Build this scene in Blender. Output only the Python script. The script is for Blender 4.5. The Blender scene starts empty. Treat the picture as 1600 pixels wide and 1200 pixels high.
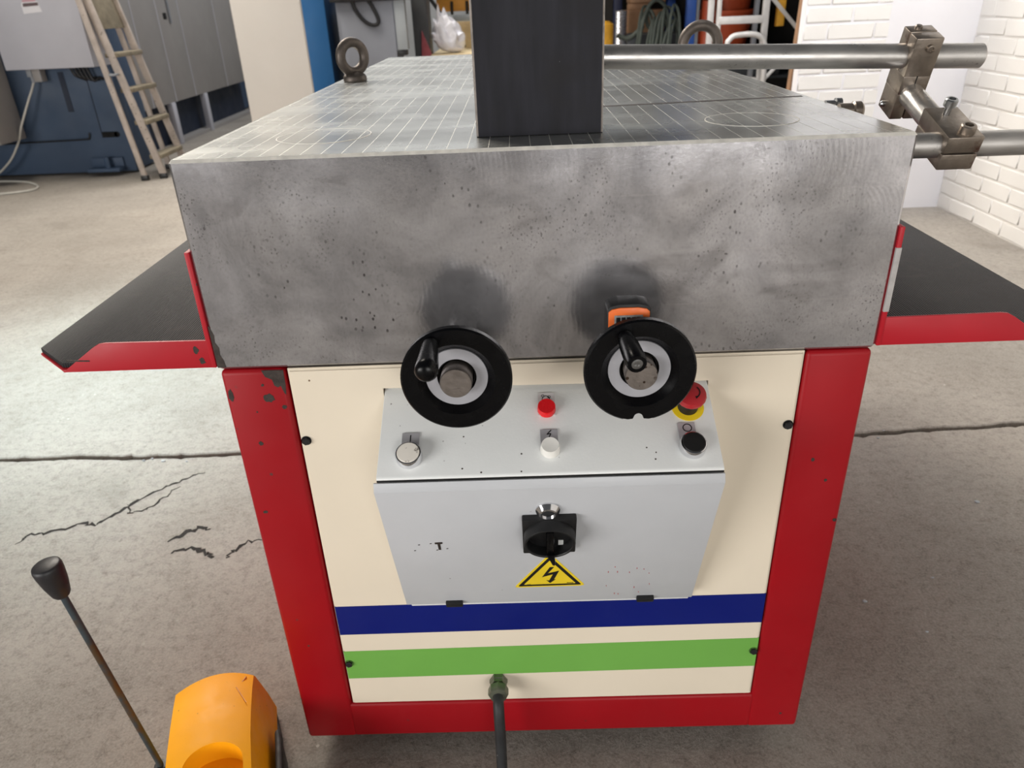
import bpy, bmesh, math, random
from mathutils import Vector, Matrix
rnd = random.Random(7)
V0 = Vector
S = bpy.context.scene
COL = S.collection

# ------------------------------------------------------------------ camera, world, lights, exposure
cam_d = bpy.data.cameras.new('camera')
cam = bpy.data.objects.new('camera', cam_d); COL.objects.link(cam); S.camera = cam
cam_d.sensor_width = 36.0; cam_d.lens = 26.0; cam_d.clip_start = 0.02
RX = Vector((0.9992989941901945, 0.000881544073502917, -0.03742650251509019))
RY = Vector((-0.032801350127983186, -0.4612378449538385, -0.8866700185593963))
RZ = Vector((-0.018044158064233377, 0.8872760975380691, -0.4608855987090155))
M = Matrix((RX, -RY, -RZ)).transposed().to_4x4()
M.translation = Vector((-0.0224, -0.7763, 1.059))
cam.matrix_world = M
cam_d.dof.use_dof = True; cam_d.dof.focus_distance = 0.86; cam_d.dof.aperture_fstop = 9.0

W = bpy.data.worlds.new('world'); S.world = W; W.use_nodes = True
bg = W.node_tree.nodes['Background']
bg.inputs['Color'].default_value = (0.93, 0.96, 1.0, 1); bg.inputs['Strength'].default_value = 0.08

def area(name, loc, target, sx, sy, watts, col=(1, 1, 1), spread=180):
    d = bpy.data.lights.new(name, 'AREA'); d.shape = 'RECTANGLE'; d.size = sx; d.size_y = sy
    d.energy = watts; d.color = col; d.spread = math.radians(spread)
    o = bpy.data.objects.new(name, d); COL.objects.link(o)
    o.location = loc
    o.rotation_euler = (Vector(target) - Vector(loc)).to_track_quat('-Z', 'Y').to_euler()
    return o
area('roof_light_left', (-2.6, 4.2, 4.2), (-0.2, 2.3, 0), 2.2, 3.0, 188, (1.0, 0.92, 0.81), 120)
area('roof_light_patch', (-2.3, 2.0, 4.2), (-1.35, 1.40, 0), 0.8, 0.8, 14, (0.72, 0.93, 1.0), 30)
area('fill_right', (0.9, 0.9, 4.4), (1.7, 3.3, 0.4), 1.4, 1.4, 36, (0.98, 0.98, 1.0), 80)  # added fill to brighten the white back wall and things near it
area('fill_far', (-0.6, 7.0, 4.8), (-0.6, 7.0, 0), 2.5, 2.5, 170, (0.97, 0.98, 1.0), 180)  # added fill over the rear, brightens the far wall and machine panels
area('yard_door', (-4.6, -4.2, 1.2), (0, 0, 0.9), 3.6, 1.9, 262, (1.0, 0.98, 0.95))
area('fill_front_right', (1.15, -4.8, 1.3), (0.2, 0, 0.8), 1.8, 1.7, 70, (1.0, 0.98, 0.95))  # made-up source behind the camera, fills the right half of the front

S.view_settings.view_transform = 'Standard'
S.view_settings.look = 'None'
S.view_settings.exposure = 0.0
S.view_settings.gamma = 1.0
S.view_settings.use_curve_mapping = False

# ------------------------------------------------------------------ helpers
def lin(c):
    def f(v):
        v /= 255.0
        return v / 12.92 if v <= 0.04045 else ((v + 0.055) / 1.055) ** 2.4
    return (f(c[0]), f(c[1]), f(c[2]), 1.0)

class NT:
    def __init__(s, name):
        s.m = bpy.data.materials.new(name); s.m.use_nodes = True
        s.t = s.m.node_tree; s.n = s.t.nodes; s.b = s.n['Principled BSDF']
        tc = s.n.new('ShaderNodeTexCoord')
        g = s.n.new('ShaderNodeNewGeometry')
        s.pos = g.outputs['Position']; s.obj = tc.outputs['Object']
    def link(s, a, b): s.t.links.new(a, b)
    def setin(s, sock, v):
        if hasattr(v, 'links') or isinstance(v, bpy.types.NodeSocket): s.link(v, sock)
        else: sock.default_value = v
    def noise(s, vec, scale, detail=4, rough=.55, dist=0.0):
        n = s.n.new('ShaderNodeTexNoise'); s.link(vec, n.inputs['Vector'])
        n.inputs['Scale'].default_value = scale; n.inputs['Detail'].default_value = detail
        n.inputs['Roughness'].default_value = rough; n.inputs['Distortion'].default_value = dist
        return n.outputs['Fac']
    def voro(s, vec, scale, feature='F1', rand=1.0):
        n = s.n.new('ShaderNodeTexVoronoi'); n.feature = feature; s.link(vec, n.inputs['Vector'])
        n.inputs['Scale'].default_value = scale; n.inputs['Randomness'].default_value = rand
        return n.outputs['Distance']
    def ramp(s, fac, stops, interp='LINEAR'):
        n = s.n.new('ShaderNodeValToRGB'); n.color_ramp.interpolation = interp
        e = n.color_ramp.elements
        while len(e) < len(stops): e.new(0.5)
        for i, (p, c) in enumerate(stops):
            e[i].position = p; e[i].color = c if len(c) == 4 else (*c, 1)
        s.link(fac, n.inputs['Fac']); return n.outputs['Color']
    def step(s, fac, a, b): return s.ramp(fac, [(a, (0, 0, 0, 1)), (b, (1, 1, 1, 1))])
    def mix(s, fac, a, b, mode='MIX'):
        n = s.n.new('ShaderNodeMix'); n.data_type = 'RGBA'; n.blend_type = mode
        s.setin(n.inputs[0], fac); s.setin(n.inputs[6], a); s.setin(n.inputs[7], b)
        return n.outputs[2]
    def math(s, op, a, b=0.0, c=None):
        n = s.n.new('ShaderNodeMath'); n.operation = op
        s.setin(n.inputs[0], a); s.setin(n.inputs[1], b)
        if c is not None: s.setin(n.inputs[2], c)
        return n.outputs[0]
    def sep(s, vec):
        n = s.n.new('ShaderNodeSeparateXYZ'); s.link(vec, n.inputs[0]); return n.outputs
    def scalev(s, vec, v):
        n = s.n.new('ShaderNodeVectorMath'); n.operation = 'MULTIPLY'; s.link(vec, n.inputs[0])
        n.inputs[1].default_value = v; return n.outputs[0]
    def bump(s, h, strength, dist=0.002, prev=None):
        n = s.n.new('ShaderNodeBump'); n.inputs['Strength'].default_value = strength
        n.inputs['Distance'].default_value = dist; s.link(h, n.inputs['Height'])
        if prev is not None: s.link(prev, n.inputs['Normal'])
        return n.outputs['Normal']
    def out(s, col, rough, metal=0.0, normal=None, spec=0.5):
        s.setin(s.b.inputs['Base Color'], col); s.setin(s.b.inputs['Roughness'], rough)
        s.setin(s.b.inputs['Metallic'], metal); s.b.inputs['Specular IOR Level'].default_value = spec
        if normal is not None: s.link(normal, s.b.inputs['Normal'])
        return s.m

def paint(name, rgb, rough=.45, var=.08, vscale=6.0, specks=None, bump=.0, bscale=200, metal=0.0, spec=.5, scuff=None):
    t = NT(name); c = lin(rgb)
    d = tuple(x * (1 - var * 1.6) for x in c[:3]) + (1,); l = tuple(min(1, x * (1 + var)) for x in c[:3]) + (1,)
    col = t.ramp(t.noise(t.pos, vscale, 5), [(.3, d), (.7, l)])
    if specks:                                    # small chips in the paint: colour, density scale, size
        sc, ss, th = specks
        v = t.voro(t.pos, ss)
        k = t.math('MULTIPLY', t.math('LESS_THAN', v, th), t.step(t.noise(t.pos, ss * .21, 2), .52, .60))
        col = t.mix(k, col, lin(sc))
    if scuff:
        sc, ss, a, b = scuff
        col = t.mix(t.step(t.noise(t.pos, ss, 6, .65), a, b), col, lin(sc))
    nrm = t.bump(t.noise(t.pos, bscale, 3), bump, .001) if bump else None
    rr = t.ramp(t.noise(t.pos, vscale * 3, 3), [(.3, (rough * .85,) * 3), (.7, (min(1, rough * 1.2),) * 3)])
    return t.out(col, rr, metal, nrm, spec)

MT = {}
MT['red'] = paint('red_paint', (156, 9, 22), .42, .07, 4, spec=.3, specks= ((70, 55, 52), 45, .10))
MT['redside'] = paint('red_tray_paint', (176, 24, 38), .45, .07, 5, spec=.35, specks= ((80, 60, 55), 50, .10))
MT['cream'] = paint('cream_paint', (228, 216, 196), .5, .03, 3, ((120, 95, 70), 28, .035))
MT['blue'] = paint('blue_tape', (0, 20, 108), .5, .05, 5, spec=.3)
MT['green'] = paint('green_tape', (112, 172, 76), .5, .05, 5, spec=.4)
MT['grey'] = paint('light_grey_enamel_lit', (240, 242, 241), .42, .03, 6, ((70, 62, 58), 75, .085), .10, 350)  # housing enamel brightened, light on the sloped top put into the colour
MT['greyshaded'] = paint('light_grey_enamel_shaded', (192, 194, 198), .42, .03, 6, ((80, 70, 66), 40, .05), .10, 350)  # same enamel darkened, shade on the door put into the colour
MT['black'] = paint('black_plastic', (6, 6, 8), .26, .05, 20, spec=.22)
MT['blackmat'] = paint('matt_black_plastic', (16, 16, 18), .55, .08, 20)
MT['dark'] = paint('dark_void', (8, 8, 9), .9, .0, 5)
MT['bolt'] = paint('black_bolt', (28, 28, 30), .4, .1, 60)
MT['dial'] = paint('anodised_dial', (176, 176, 182), .35, .03, 30, None, 0, 200, .35)
MT['chrome'] = paint('chrome', (225, 225, 228), .12, .02, 30, None, 0, 200, 1.0)
MT['zinc'] = paint('zinc_steel', (170, 172, 174), .3, .1, 80, None, .1, 400, 1.0)
MT['whitecap'] = paint('white_button', (238, 236, 230), .35, .02, 40)
MT['dirtycap'] = paint('worn_white_button', (240, 234, 224), .45, .02, 60, None, 0, 200, 0, .5, ((70, 55, 45), 130, .60, .68))
MT['redlamp'] = paint('red_lamp_lens', (226, 20, 28), .25, .03, 30)
MT['estop'] = paint('red_mushroom', (176, 38, 44), .4, .05, 30)
MT['yellow'] = paint('yellow_disc', (236, 204, 30), .45, .04, 30)
MT['plate'] = paint('silver_legend_plate', (186, 184, 188), .35, .03, 40, None, 0, 200, .3)
MT['platelight'] = paint('pale_legend_plate', (214, 210, 210), .4, .03, 40)
MT['ink'] = paint('black_ink', (12, 12, 12), .5, .0, 5)
MT['stickeryellow'] = paint('warning_yellow', (238, 208, 40), .4, .03, 30)
MT['orange'] = paint('orange_bezel', (238, 112, 40), .4, .04, 40)
MT['display'] = paint('counter_window', (150, 150, 150), .25, .25, 160)
MT['gland'] = paint('green_nickel_gland', (112, 116, 100), .35, .15, 60, None, 0, 200, .5)
MT['cable'] = paint('black_cable', (40, 41, 43), .55, .15, 40, ((150, 150, 148), 120, .10))
MT['pedal'] = paint('yellow_pedal_plastic', (250, 172, 16), .5, .05, 10, spec=.25, bump=.12, bscale=500, specks= ((120, 85, 30), 90, .08))
MT['pedaldark'] = paint('yellow_pedal_recess', (206, 128, 10), .5, .10, 14, None, .1, 400)
MT['knob'] = paint('black_knob', (34, 33, 36), .48, .06, 40, None, .1, 500)
MT['rustrod'] = paint('grey_rod', (70, 80, 86), .5, .2, 25, None, .1, 300, .5, .5, ((92, 72, 50), 14, .50, .62))
MT['eyebolt'] = paint('forged_eye_bolt', (98, 90, 84), .48, .2, 40, None, .35, 300, .75)
MT['clampsteel'] = paint('clamp_steel', (148, 138, 128), .36, .16, 45, None, .25, 260, .92, .5, ((96, 66, 56), 22, .62, .72))
MT['chip'] = paint('bare_dark_metal', (64, 56, 52), .6, .25, 120, None, .3, 500, .4)
MT['aluminium'] = paint('dull_aluminium', (205, 203, 200), .45, .08, 12, None, .1, 200, .35)
MT['ladderpaint'] = paint('stained_ladder_alloy', (192, 180, 170), .6, .12, 14, ((90, 75, 60), 40, .18))
MT['tread'] = paint('ladder_tread', (140, 130, 110), .7, .15, 20)
MT['machblue'] = paint('machine_blue', (58, 76, 100), .6, .10, 2)
MT['machnavy'] = paint('machine_navy', (16, 30, 52), .6, .10, 2)
MT['machgrey'] = paint('machine_pale_grey', (188, 188, 196), .55, .04, 3)
MT['machdark'] = paint('machine_mid_grey', (152, 148, 145), .5, .04, 2)
MT['white'] = paint('white_sheet', (222, 216, 208), .6, .02, 3)
MT['colblue'] = paint('column_blue', (10, 92, 150), .5, .06, 2)
MT['colnavy'] = paint('column_navy', (12, 50, 84), .5, .06, 2)
MT['cabgrey'] = paint('cabinet_grey', (138, 142, 152), .5, .06, 4)
MT['cabpale'] = paint('cabinet_pale_edge', (160, 166, 170), .5, .06, 4)
MT['cabdark'] = paint('cabinet_dark_grey', (78, 80, 82), .6, .06, 4)  # plain dark grey of the plinth and the dark cabinet
MT['wood'] = paint('pale_bench_wood', (226, 204, 160), .65, .10, 8)
MT['ochre'] = paint('ochre_tool_board', (214, 150, 60), .6, .10, 8)
MT['pink'] = paint('pink_sheet', (170, 84, 92), .6, .1, 20)
MT['bag'] = paint('white_plastic_bag', (226, 224, 228), .3, .06, 20)
MT['rackblue'] = paint('rack_blue', (48, 98, 190), .45, .06, 6)
MT['racknavy'] = paint('rack_navy', (14, 26, 62), .5, .06, 6)
MT['racksteel'] = paint('rack_steel', (140, 144, 150), .45, .06, 8)
MT['hose'] = paint('grey_green_hose', (66, 74, 68), .6, .15, 20)
MT['bin'] = paint('grey_bin', (62, 66, 70), .6, .08, 8)
MT['terracotta'] = paint('orange_red_tub', (196, 84, 48), .5, .08, 10)
MT['foil'] = paint('crinkled_foil', (222, 224, 232), .28, .08, 40, None, .9, 60, .8)
MT['brownboard'] = paint('brown_timber', (146, 112, 84), .7, .12, 12)
MT['drum'] = paint('yellow_drum', (216, 160, 50), .5, .12, 20)
MT['hooks'] = paint('dark_hooks', (30, 24, 20), .6, .1, 20)
MT['wallwhite'] = paint('white_masonry_paint', (228, 226, 222), .75, .025, 3, ((150, 140, 125), 22, .05), .25, 60)
MT['plaster'] = paint('white_plaster', (226, 225, 228), .7, .025, 2, None, .2, 40)
MT['rackshade'] = paint('dark_rack_shade', (40, 37, 35), .8, .15, 2)  # near-black, darkness around the rack put into the colour
MT['greywall'] = paint('grey_shed_wall', (178, 178, 176), .8, .08, 1.5)
MT['label'] = paint('white_label', (228, 226, 230), .5, .02, 20)
MT['labelred'] = paint('label_pink', (196, 150, 160), .5, .03, 20)
MT['labelbar'] = paint('label_bar', (96, 78, 80), .5, .03, 20)
MT['pvc'] = paint('white_cable', (196, 194, 186), .5, .05, 20)
MT['greyedge'] = paint('worn_grey_edge', (172, 168, 166), .5, .12, 60, ((70, 60, 60), 60, .2))

def mill_scale():
    t = NT('black_mill_scale')
    v = t.scalev(t.pos, (60, 60, 6))
    a = t.noise(v, 1.0, 5)
    col = t.ramp(a, [(.3, lin((24, 24, 29))), (.7, lin((40, 40, 47)))])
    b = t.noise(t.pos, 14, 5)
    col = t.mix(t.step(b, .5, .75), col, lin((36, 35, 37)))
    sp = t.voro(t.pos, 90)
    k = t.math('MULTIPLY', t.math('LESS_THAN', sp, .06), t.step(t.noise(t.pos, 18, 2), .55, .62))
    col = t.mix(k, col, lin((150, 150, 155)))
    r = t.ramp(b, [(.3, (.45,) * 3), (.7, (.6,) * 3)])
    return t.out(col, r, .0, None, .2)
MT['scale'] = mill_scale()

def rod_steel():
    t = NT('drawn_steel_rod')
    v = t.scalev(t.pos, (14, 60, 60))
    col = t.ramp(t.noise(v, 1.0, 5), [(.3, lin((164, 161, 158))), (.7, lin((206, 203, 200)))])
    pit = t.step(t.noise(t.pos, 170, 4, .7), .60, .72)
    pit = t.math('MULTIPLY', pit, t.step(t.noise(t.pos, 9, 2), .45, .65))
    col = t.mix(pit, col, lin((58, 52, 50)))
    r = t.ramp(t.noise(t.pos, 30, 3), [(.3, (.26,) * 3), (.7, (.42,) * 3)])
    return t.out(col, r, .85, t.bump(t.noise(t.pos, 200, 3), .12, .0006))
MT['rod'] = rod_steel()

def steel_side():
    t = NT('fly_cut_steel')
    x, y, z = t.sep(t.pos)
    # passes of the cutter, each with its own centre: rings around it
    k = t.math('FLOOR', t.math('DIVIDE', t.math('SUBTRACT', z, .6874), .0617))
    cx = t.math('MULTIPLY', t.math('SINE', t.math('MULTIPLY', k, 2.3)), .06)
    zc = t.math('ADD', t.math('MULTIPLY', k, .0617), .715)
    px = t.math('MODULO', t.math('ADD', t.math('ADD', x, cx), 5.0), .44)
    dx = t.math('ADD', px, .055); dz = t.math('SUBTRACT', z, zc)
    d = t.math('SQRT', t.math('ADD', t.math('MULTIPLY', dx, dx), t.math('MULTIPLY', t.math('MULTIPLY', dz, dz), 1.6)))
    wob = t.math('MULTIPLY', t.noise(t.pos, 9, 3), .010)
    w = t.math('SINE', t.math('MULTIPLY', t.math('ADD', d, wob), 1150.0))
    msk = t.step(t.noise(t.pos, 6, 3), .42, .72)
    w = t.math('MULTIPLY', w, msk)
    big = t.noise(t.pos, 7, 6, .62, .6)
    col = t.ramp(big, [(.28, lin((142, 141, 144))), (.5, lin((190, 188, 191))), (.72, lin((224, 222, 225)))])
    patch = t.step(t.noise(t.scalev(t.pos, (10, 10, 16)), 1.0, 3, .5, .8), .60, .72)
    col = t.mix(t.math('MULTIPLY', patch, .35), col, lin((96, 90, 88)))
    fleck = t.math('LESS_THAN', t.voro(t.scalev(t.pos, (1, 1, .7)), 120), .17)
    fleck = t.math('MULTIPLY', fleck, t.step(t.noise(t.pos, 13, 4), .50, .66))
    col = t.mix(t.math('MULTIPLY', fleck, .75), col, lin((56, 50, 48)))
    fine = t.noise(t.scalev(t.pos, (1, 1, .6)), 420, 3, .8)
    col = t.mix(t.math('MULTIPLY', t.step(fine, .50, .72), .30), col, lin((82, 78, 78)))
    pit = t.math('LESS_THAN', t.voro(t.scalev(t.pos, (1, 1, .8)), 260), .22)
    pit = t.math('MULTIPLY', pit, t.step(t.noise(t.pos, 10, 5, .6), .46, .62))
    col = t.mix(t.math('MULTIPLY', pit, .5), col, lin((70, 64, 62)))
    scr = t.step(w, .80, .98)
    col = t.mix(t.math('MULTIPLY', scr, .20), col, lin((226, 222, 218)))
    # pass boundaries, a fine step in the surface
    fr = t.math('FRACT', t.math('DIVIDE', t.math('SUBTRACT', z, .6874), .0617))
    ln = t.math('LESS_THAN', fr, .016)
    col = t.mix(t.math('MULTIPLY', t.math('MULTIPLY', ln, t.step(t.noise(t.pos, 7, 2), .4, .6)), .22), col, lin((216, 212, 210)))
    r = t.ramp(t.noise(t.pos, 11, 5), [(.3, (.13,) * 3), (.7, (.26,) * 3)])
    nb = t.bump(w, .06, .0003)
    nb = t.bump(t.noise(t.pos, 160, 4, .7), .10, .0008, nb)
    return t.out(col, r, .82, nb)
MT['steelside'] = steel_side()

def steel_top():
    t = NT('scribed_table_steel')
    x, y, z = t.sep(t.pos)
    big = t.noise(t.scalev(t.pos, (5, 9, 5)), 1.0, 6, .6, .4)
    col = t.ramp(big, [(.3, lin((160, 162, 161))), (.5, lin((176, 178, 176))), (.7, lin((192, 194, 191)))])
    spots = t.step(t.noise(t.pos, 55, 5, .7), .62, .74)
    col = t.mix(t.math('MULTIPLY', spots, .35), col, lin((96, 92, 86)))
    f = t.math('ABSOLUTE', t.math('SUBTRACT', t.math('FRACT', t.math('DIVIDE', t.math('ADD', x, 5.008), .0215)), .5))
    line = t.math('LESS_THAN', f, .015)
    line = t.math('MULTIPLY', line, t.step(t.noise(t.scalev(t.pos, (60, 4, 1)), 1.0, 2), .20, .36))
    col = t.mix(t.math('MULTIPLY', line, .62), col, lin((232, 230, 222)))
    r = t.ramp(t.noise(t.scalev(t.pos, (8, 14, 8)), 1.0, 5), [(.3, (.23,) * 3), (.7, (.30,) * 3)])
    r2 = t.math('ADD', t.sep(r)[0], t.math('MULTIPLY', line, .4))
    n = t.bump(t.noise(t.scalev(t.pos, (260, 60, 60)), 1.0, 3), .05, .0005)
    return t.out(col, r2, .70, n)
MT['steeltop'] = steel_top()
MT['steeledge'] = paint('bright_worn_edge', (232, 228, 220), .5, .12, 90, None, .2, 300, .25)

def rubber():
    t = NT('ribbed_rubber')
    x, y, z = t.sep(t.pos)
    s = t.math('SINE', t.math('MULTIPLY', x, 2 * math.pi / .0030))
    col = t.ramp(t.noise(t.pos, 7, 5), [(.3, lin((19, 18, 21))), (.7, lin((34, 32, 35)))])
    sm = t.step(t.noise(t.pos, 16, 5, .6, 1.5), .56, .74)
    col = t.mix(t.math('MULTIPLY', sm, .30), col, lin((70, 60, 57)))
    top = t.math('MULTIPLY', t.math('ADD', s, 1.0), .5)
    col = t.mix(t.math('MULTIPLY', t.step(top, .75, 1.0), .35), col, lin((74, 72, 76)))
    return t.out(col, .55, 0, t.bump(s, .6, .0008), .25)
MT['barwear'] = paint('worn_bar_edge', (150, 142, 136), .5, .2, 60, None, .2, 300, .4)
MT['rubber'] = rubber()

def concrete():
    t = NT('worn_concrete')
    a = t.noise(t.pos, .9, 6, .6)
    col = t.ramp(a, [(.3, lin((120, 114, 106))), (.5, lin((145, 139, 131))), (.7, lin((166, 159, 150)))])
    b = t.noise(t.pos, 5.5, 6, .65, .4)
    col = t.mix(t.math('MULTIPLY', t.step(b, .5, .75), .35), col, lin((112, 104, 96)))
    g = t.noise(t.pos, 42, 9, .82)
    col = t.mix(t.math('MULTIPLY', t.step(g, .48, .66), .62), col, lin((78, 72, 66)))
    col = t.mix(t.math('MULTIPLY', t.step(t.noise(t.pos, 48, 4, .7), .62, .75), .40), col, lin((200, 193, 184)))
    sand = t.noise(t.pos, 210, 4, .8)
    col = t.mix(t.math('MULTIPLY', t.step(sand, .42, .60), .28), col, lin((196, 188, 178)))
    col = t.mix(t.math('MULTIPLY', t.step(t.noise(t.pos, 95, 5, .8), .56, .70), .45), col, lin((70, 64, 58)))
    chip = t.math('LESS_THAN', t.voro(t.pos, 16), .045)
    chip = t.math('MULTIPLY', chip, t.step(t.noise(t.pos, 3, 2), .5, .6))
    col = t.mix(t.math('MULTIPLY', chip, .7), col, lin((214, 208, 200)))
    stain = t.step(t.noise(t.pos, 2.3, 4, .5, .8), .62, .76)
    col = t.mix(t.math('MULTIPLY', stain, .30), col, lin((96, 90, 84)))
    n = t.bump(t.noise(t.pos, 9, 6, .65, .5), .35, .012)
    n = t.bump(t.noise(t.pos, 24, 10, .78, .3), .75, .007, n)
    n = t.bump(t.noise(t.pos, 150, 6, .8), .5, .0018, n)
    r = t.ramp(b, [(.3, (.62,) * 3), (.7, (.85,) * 3)])
    return t.out(col, r, 0, n, .35)
MT['concrete'] = concrete()
MT['crack'] = paint('crack_dirt', (34, 29, 25), .95, .2, 60)

# ---- mesh builder
class MB:
    def __init__(s): s.bm = bmesh.new()
    def add(s, b, mi=0):
        me = bpy.data.meshes.new('t')
        for f in b.faces:
            if mi is not None: f.material_index = mi
        b.to_mesh(me); b.free(); s.bm.from_mesh(me); bpy.data.meshes.remove(me); return s
    def box(s, lo, hi, bev=0.0, mi=0, seg=2, rot=None, bevmi=None):
        lo = Vector(lo); hi = Vector(hi); c = (lo + hi) / 2; d = hi - lo
        b = bmesh.new(); bmesh.ops.create_cube(b, size=1.0)
        for v in b.verts: v.co = Vector((v.co.x * d.x, v.co.y * d.y, v.co.z * d.z))
        for f in b.faces: f.material_index = mi
        if bev > 0:
            r = bmesh.ops.bevel(b, geom=list(b.edges), offset=bev, segments=seg, affect='EDGES', profile=.5)
            if bevmi is not None:
                for f in r['faces']: f.material_index = bevmi
        for v in b.verts: v.co = (rot @ v.co if rot is not None else v.co) + c
        return s.add(b, None)
    def fbox(s, o, u, v, w, bev=0.0, mi=0, seg=2):
        # box spanned by vectors u, v, w from the corner o
        o, u, v, w = Vector(o), Vector(u), Vector(v), Vector(w)
        R = Matrix((u.normalized(), v.normalized(), w.normalized())).transposed()
        b = bmesh.new(); bmesh.ops.create_cube(b, size=1.0)
        L = (u.length, v.length, w.length)
        for q in b.verts: q.co = Vector((q.co.x * L[0], q.co.y * L[1], q.co.z * L[2]))
        if bev > 0: bmesh.ops.bevel(b, geom=list(b.edges), offset=bev, segments=seg, affect='EDGES', profile=.5)
        c = o + (u + v + w) / 2
        for q in b.verts: q.co = R @ q.co + c
        bmesh.ops.recalc_face_normals(b, faces=b.faces)
        return s.add(b, mi)
    def lathe(s, prof, o, axis, seg=48, mi=0, mis=None, rfun=None, phase=0.0):
        # profile = [(radius, height along axis)], r=0 closes the end
        o = Vector(o); a = Vector(axis).normalized()
        up = Vector((0, 0, 1)) if abs(a.z) < .9 else Vector((1, 0, 0))
        u = a.cross(up).normalized(); v = a.cross(u).normalized()
        b = bmesh.new(); rings = []
        for i, (r, h) in enumerate(prof):
            if r < 1e-6: rings.append([b.verts.new(o + a * h)])
            else:
                rg = []
                for k in range(seg):
                    th = 2 * math.pi * k / seg + phase
                    rr = rfun(i, r, th) if rfun else r
                    rg.append(b.verts.new(o + a * h + (u * math.cos(th) + v * math.sin(th)) * rr))
                rings.append(rg)
        for i in range(len(rings) - 1):
            A, B = rings[i], rings[i + 1]; m = mis[i] if mis else mi
            if len(A) == 1 and len(B) == 1: continue
            for k in range(seg):
                k2 = (k + 1) % seg
                if len(A) == 1: f = b.faces.new((A[0], B[k2], B[k]))
                elif len(B) == 1: f = b.faces.new((A[k], A[k2], B[0]))
                else: f = b.faces.new((A[k], A[k2], B[k2], B[k]))
                f.material_index = m
        bmesh.ops.recalc_face_normals(b, faces=b.faces)
        return s.add(b, None)
    def cyl(s, p0, p1, r0, r1=None, seg=24, mi=0, ch=0.0):
        p0, p1 = Vector(p0), Vector(p1); r1 = r0 if r1 is None else r1; L = (p1 - p0).length
        if ch: prof = [(0, 0), (r0 - ch, 0), (r0, ch), (r1, L - ch), (r1 - ch, L), (0, L)]
        else: prof = [(0, 0), (r0, 0), (r1, L), (0, L)]
        return s.lathe(prof, p0, p1 - p0, seg, mi)
    def prism(s, pts, o, u, v, w, mi=0, bev=0.0):
        # polygon in the plane (u, v) at o, pushed along w (vector with length)
        o, u, v, w = Vector(o), Vector(u).normalized(), Vector(v).normalized(), Vector(w)
        b = bmesh.new()
        A = [b.verts.new(o + u * p[0] + v * p[1]) for p in pts]
        B = [b.verts.new(q.co + w) for q in A]
        b.faces.new(A); b.faces.new(list(reversed(B)))
        n = len(A)
        for i in range(n): b.faces.new((A[i], B[i], B[(i + 1) % n], A[(i + 1) % n]))
        bmesh.ops.recalc_face_normals(b, faces=b.faces)
        if bev > 0: bmesh.ops.bevel(b, geom=list(b.edges), offset=bev, segments=2, affect='EDGES', profile=.5)
        return s.add(b, mi)
    def tube(s, pts, r, seg=10, mi=0, closed=False):
        pts = [Vector(p) for p in pts]; b = bmesh.new(); rings = []; n = len(pts)
        nrm = None
        for i, p in enumerate(pts):
            if closed: t = pts[(i + 1) % n] - pts[i - 1]
            else: t = pts[min(i + 1, n - 1)] - pts[max(i - 1, 0)]
            t.normalize()
            if nrm is None:
                nrm = t.cross(Vector((0, 0, 1)) if abs(t.z) < .9 else Vector((1, 0, 0))).normalized()
            else:
                nrm = (nrm - t * nrm.dot(t)).normalized()
            bi = t.cross(nrm); rr = r[i] if isinstance(r, (list, tuple)) else r
            rings.append([b.verts.new(p + (nrm * math.cos(a) + bi * math.sin(a)) * rr) for a in [2 * math.pi * k / seg for k in range(seg)]])
        for i in range(n if closed else n - 1):
            A, B = rings[i], rings[(i + 1) % n]
            for k in range(seg):
                b.faces.new((A[k], A[(k + 1) % seg], B[(k + 1) % seg], B[k]))
        if not closed: b.faces.new(rings[0]); b.faces.new(rings[-1])
        bmesh.ops.recalc_face_normals(b, faces=b.faces)
        return s.add(b, mi)

def spline(pts, n=8, closed=False):
    P = [Vector(p) for p in pts]; out = []; N = len(P)
    rng = range(N) if closed else range(N - 1)
    for i in rng:
        if closed: p0, p1, p2, p3 = P[i - 1], P[i], P[(i + 1) % N], P[(i + 2) % N]
        else: p0, p1, p2, p3 = P[max(i - 1, 0)], P[i], P[i + 1], P[min(i + 2, N - 1)]
        for k in range(n):
            t = k / n
            out.append(.5 * (2 * p1 + (p2 - p0) * t + (2 * p0 - 5 * p1 + 4 * p2 - p3) * t * t + (3 * p1 - p0 - 3 * p2 + p3) * t ** 3))
    if not closed: out.append(P[-1])
    return out

WO = {}
def obj(name, mb, mats, parent=None, sharp=32):
    if isinstance(mats, str): mats = [mats]
    me = bpy.data.meshes.new(name)
    vs = mb.bm.verts
    lo = Vector((min(v.co.x for v in vs), min(v.co.y for v in vs), min(v.co.z for v in vs)))
    hi = Vector((max(v.co.x for v in vs), max(v.co.y for v in vs), max(v.co.z for v in vs)))
    c = (lo + hi) / 2
    if parent is None: c.z = lo.z
    for v in vs: v.co -= c
    mb.bm.to_mesh(me); mb.bm.free()
    for m in mats: me.materials.append(MT[m])
    for p in me.polygons: p.use_smooth = True
    me.set_sharp_from_angle(angle=math.radians(sharp))
    o = bpy.data.objects.new(name, me); COL.objects.link(o)
    WO[o.name] = c
    if parent is not None:
        o.parent = parent; o.location = c - WO[parent.name]
    else: o.location = c
    return o
def thing(name, label, cat, loc=(0, 0, 0), group=None):
    o = bpy.data.objects.new(name, None); COL.objects.link(o); o.location = loc; o.empty_display_size = .05
    WO[o.name] = Vector(loc); o['label'] = label; o['category'] = cat
    if group: o['group'] = group
    return o
def tag(o, label, cat, group=None):
    o['label'] = label; o['category'] = cat
    if group: o['group'] = group
    return o
def struct(o): o['kind'] = 'structure'; return o
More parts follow.
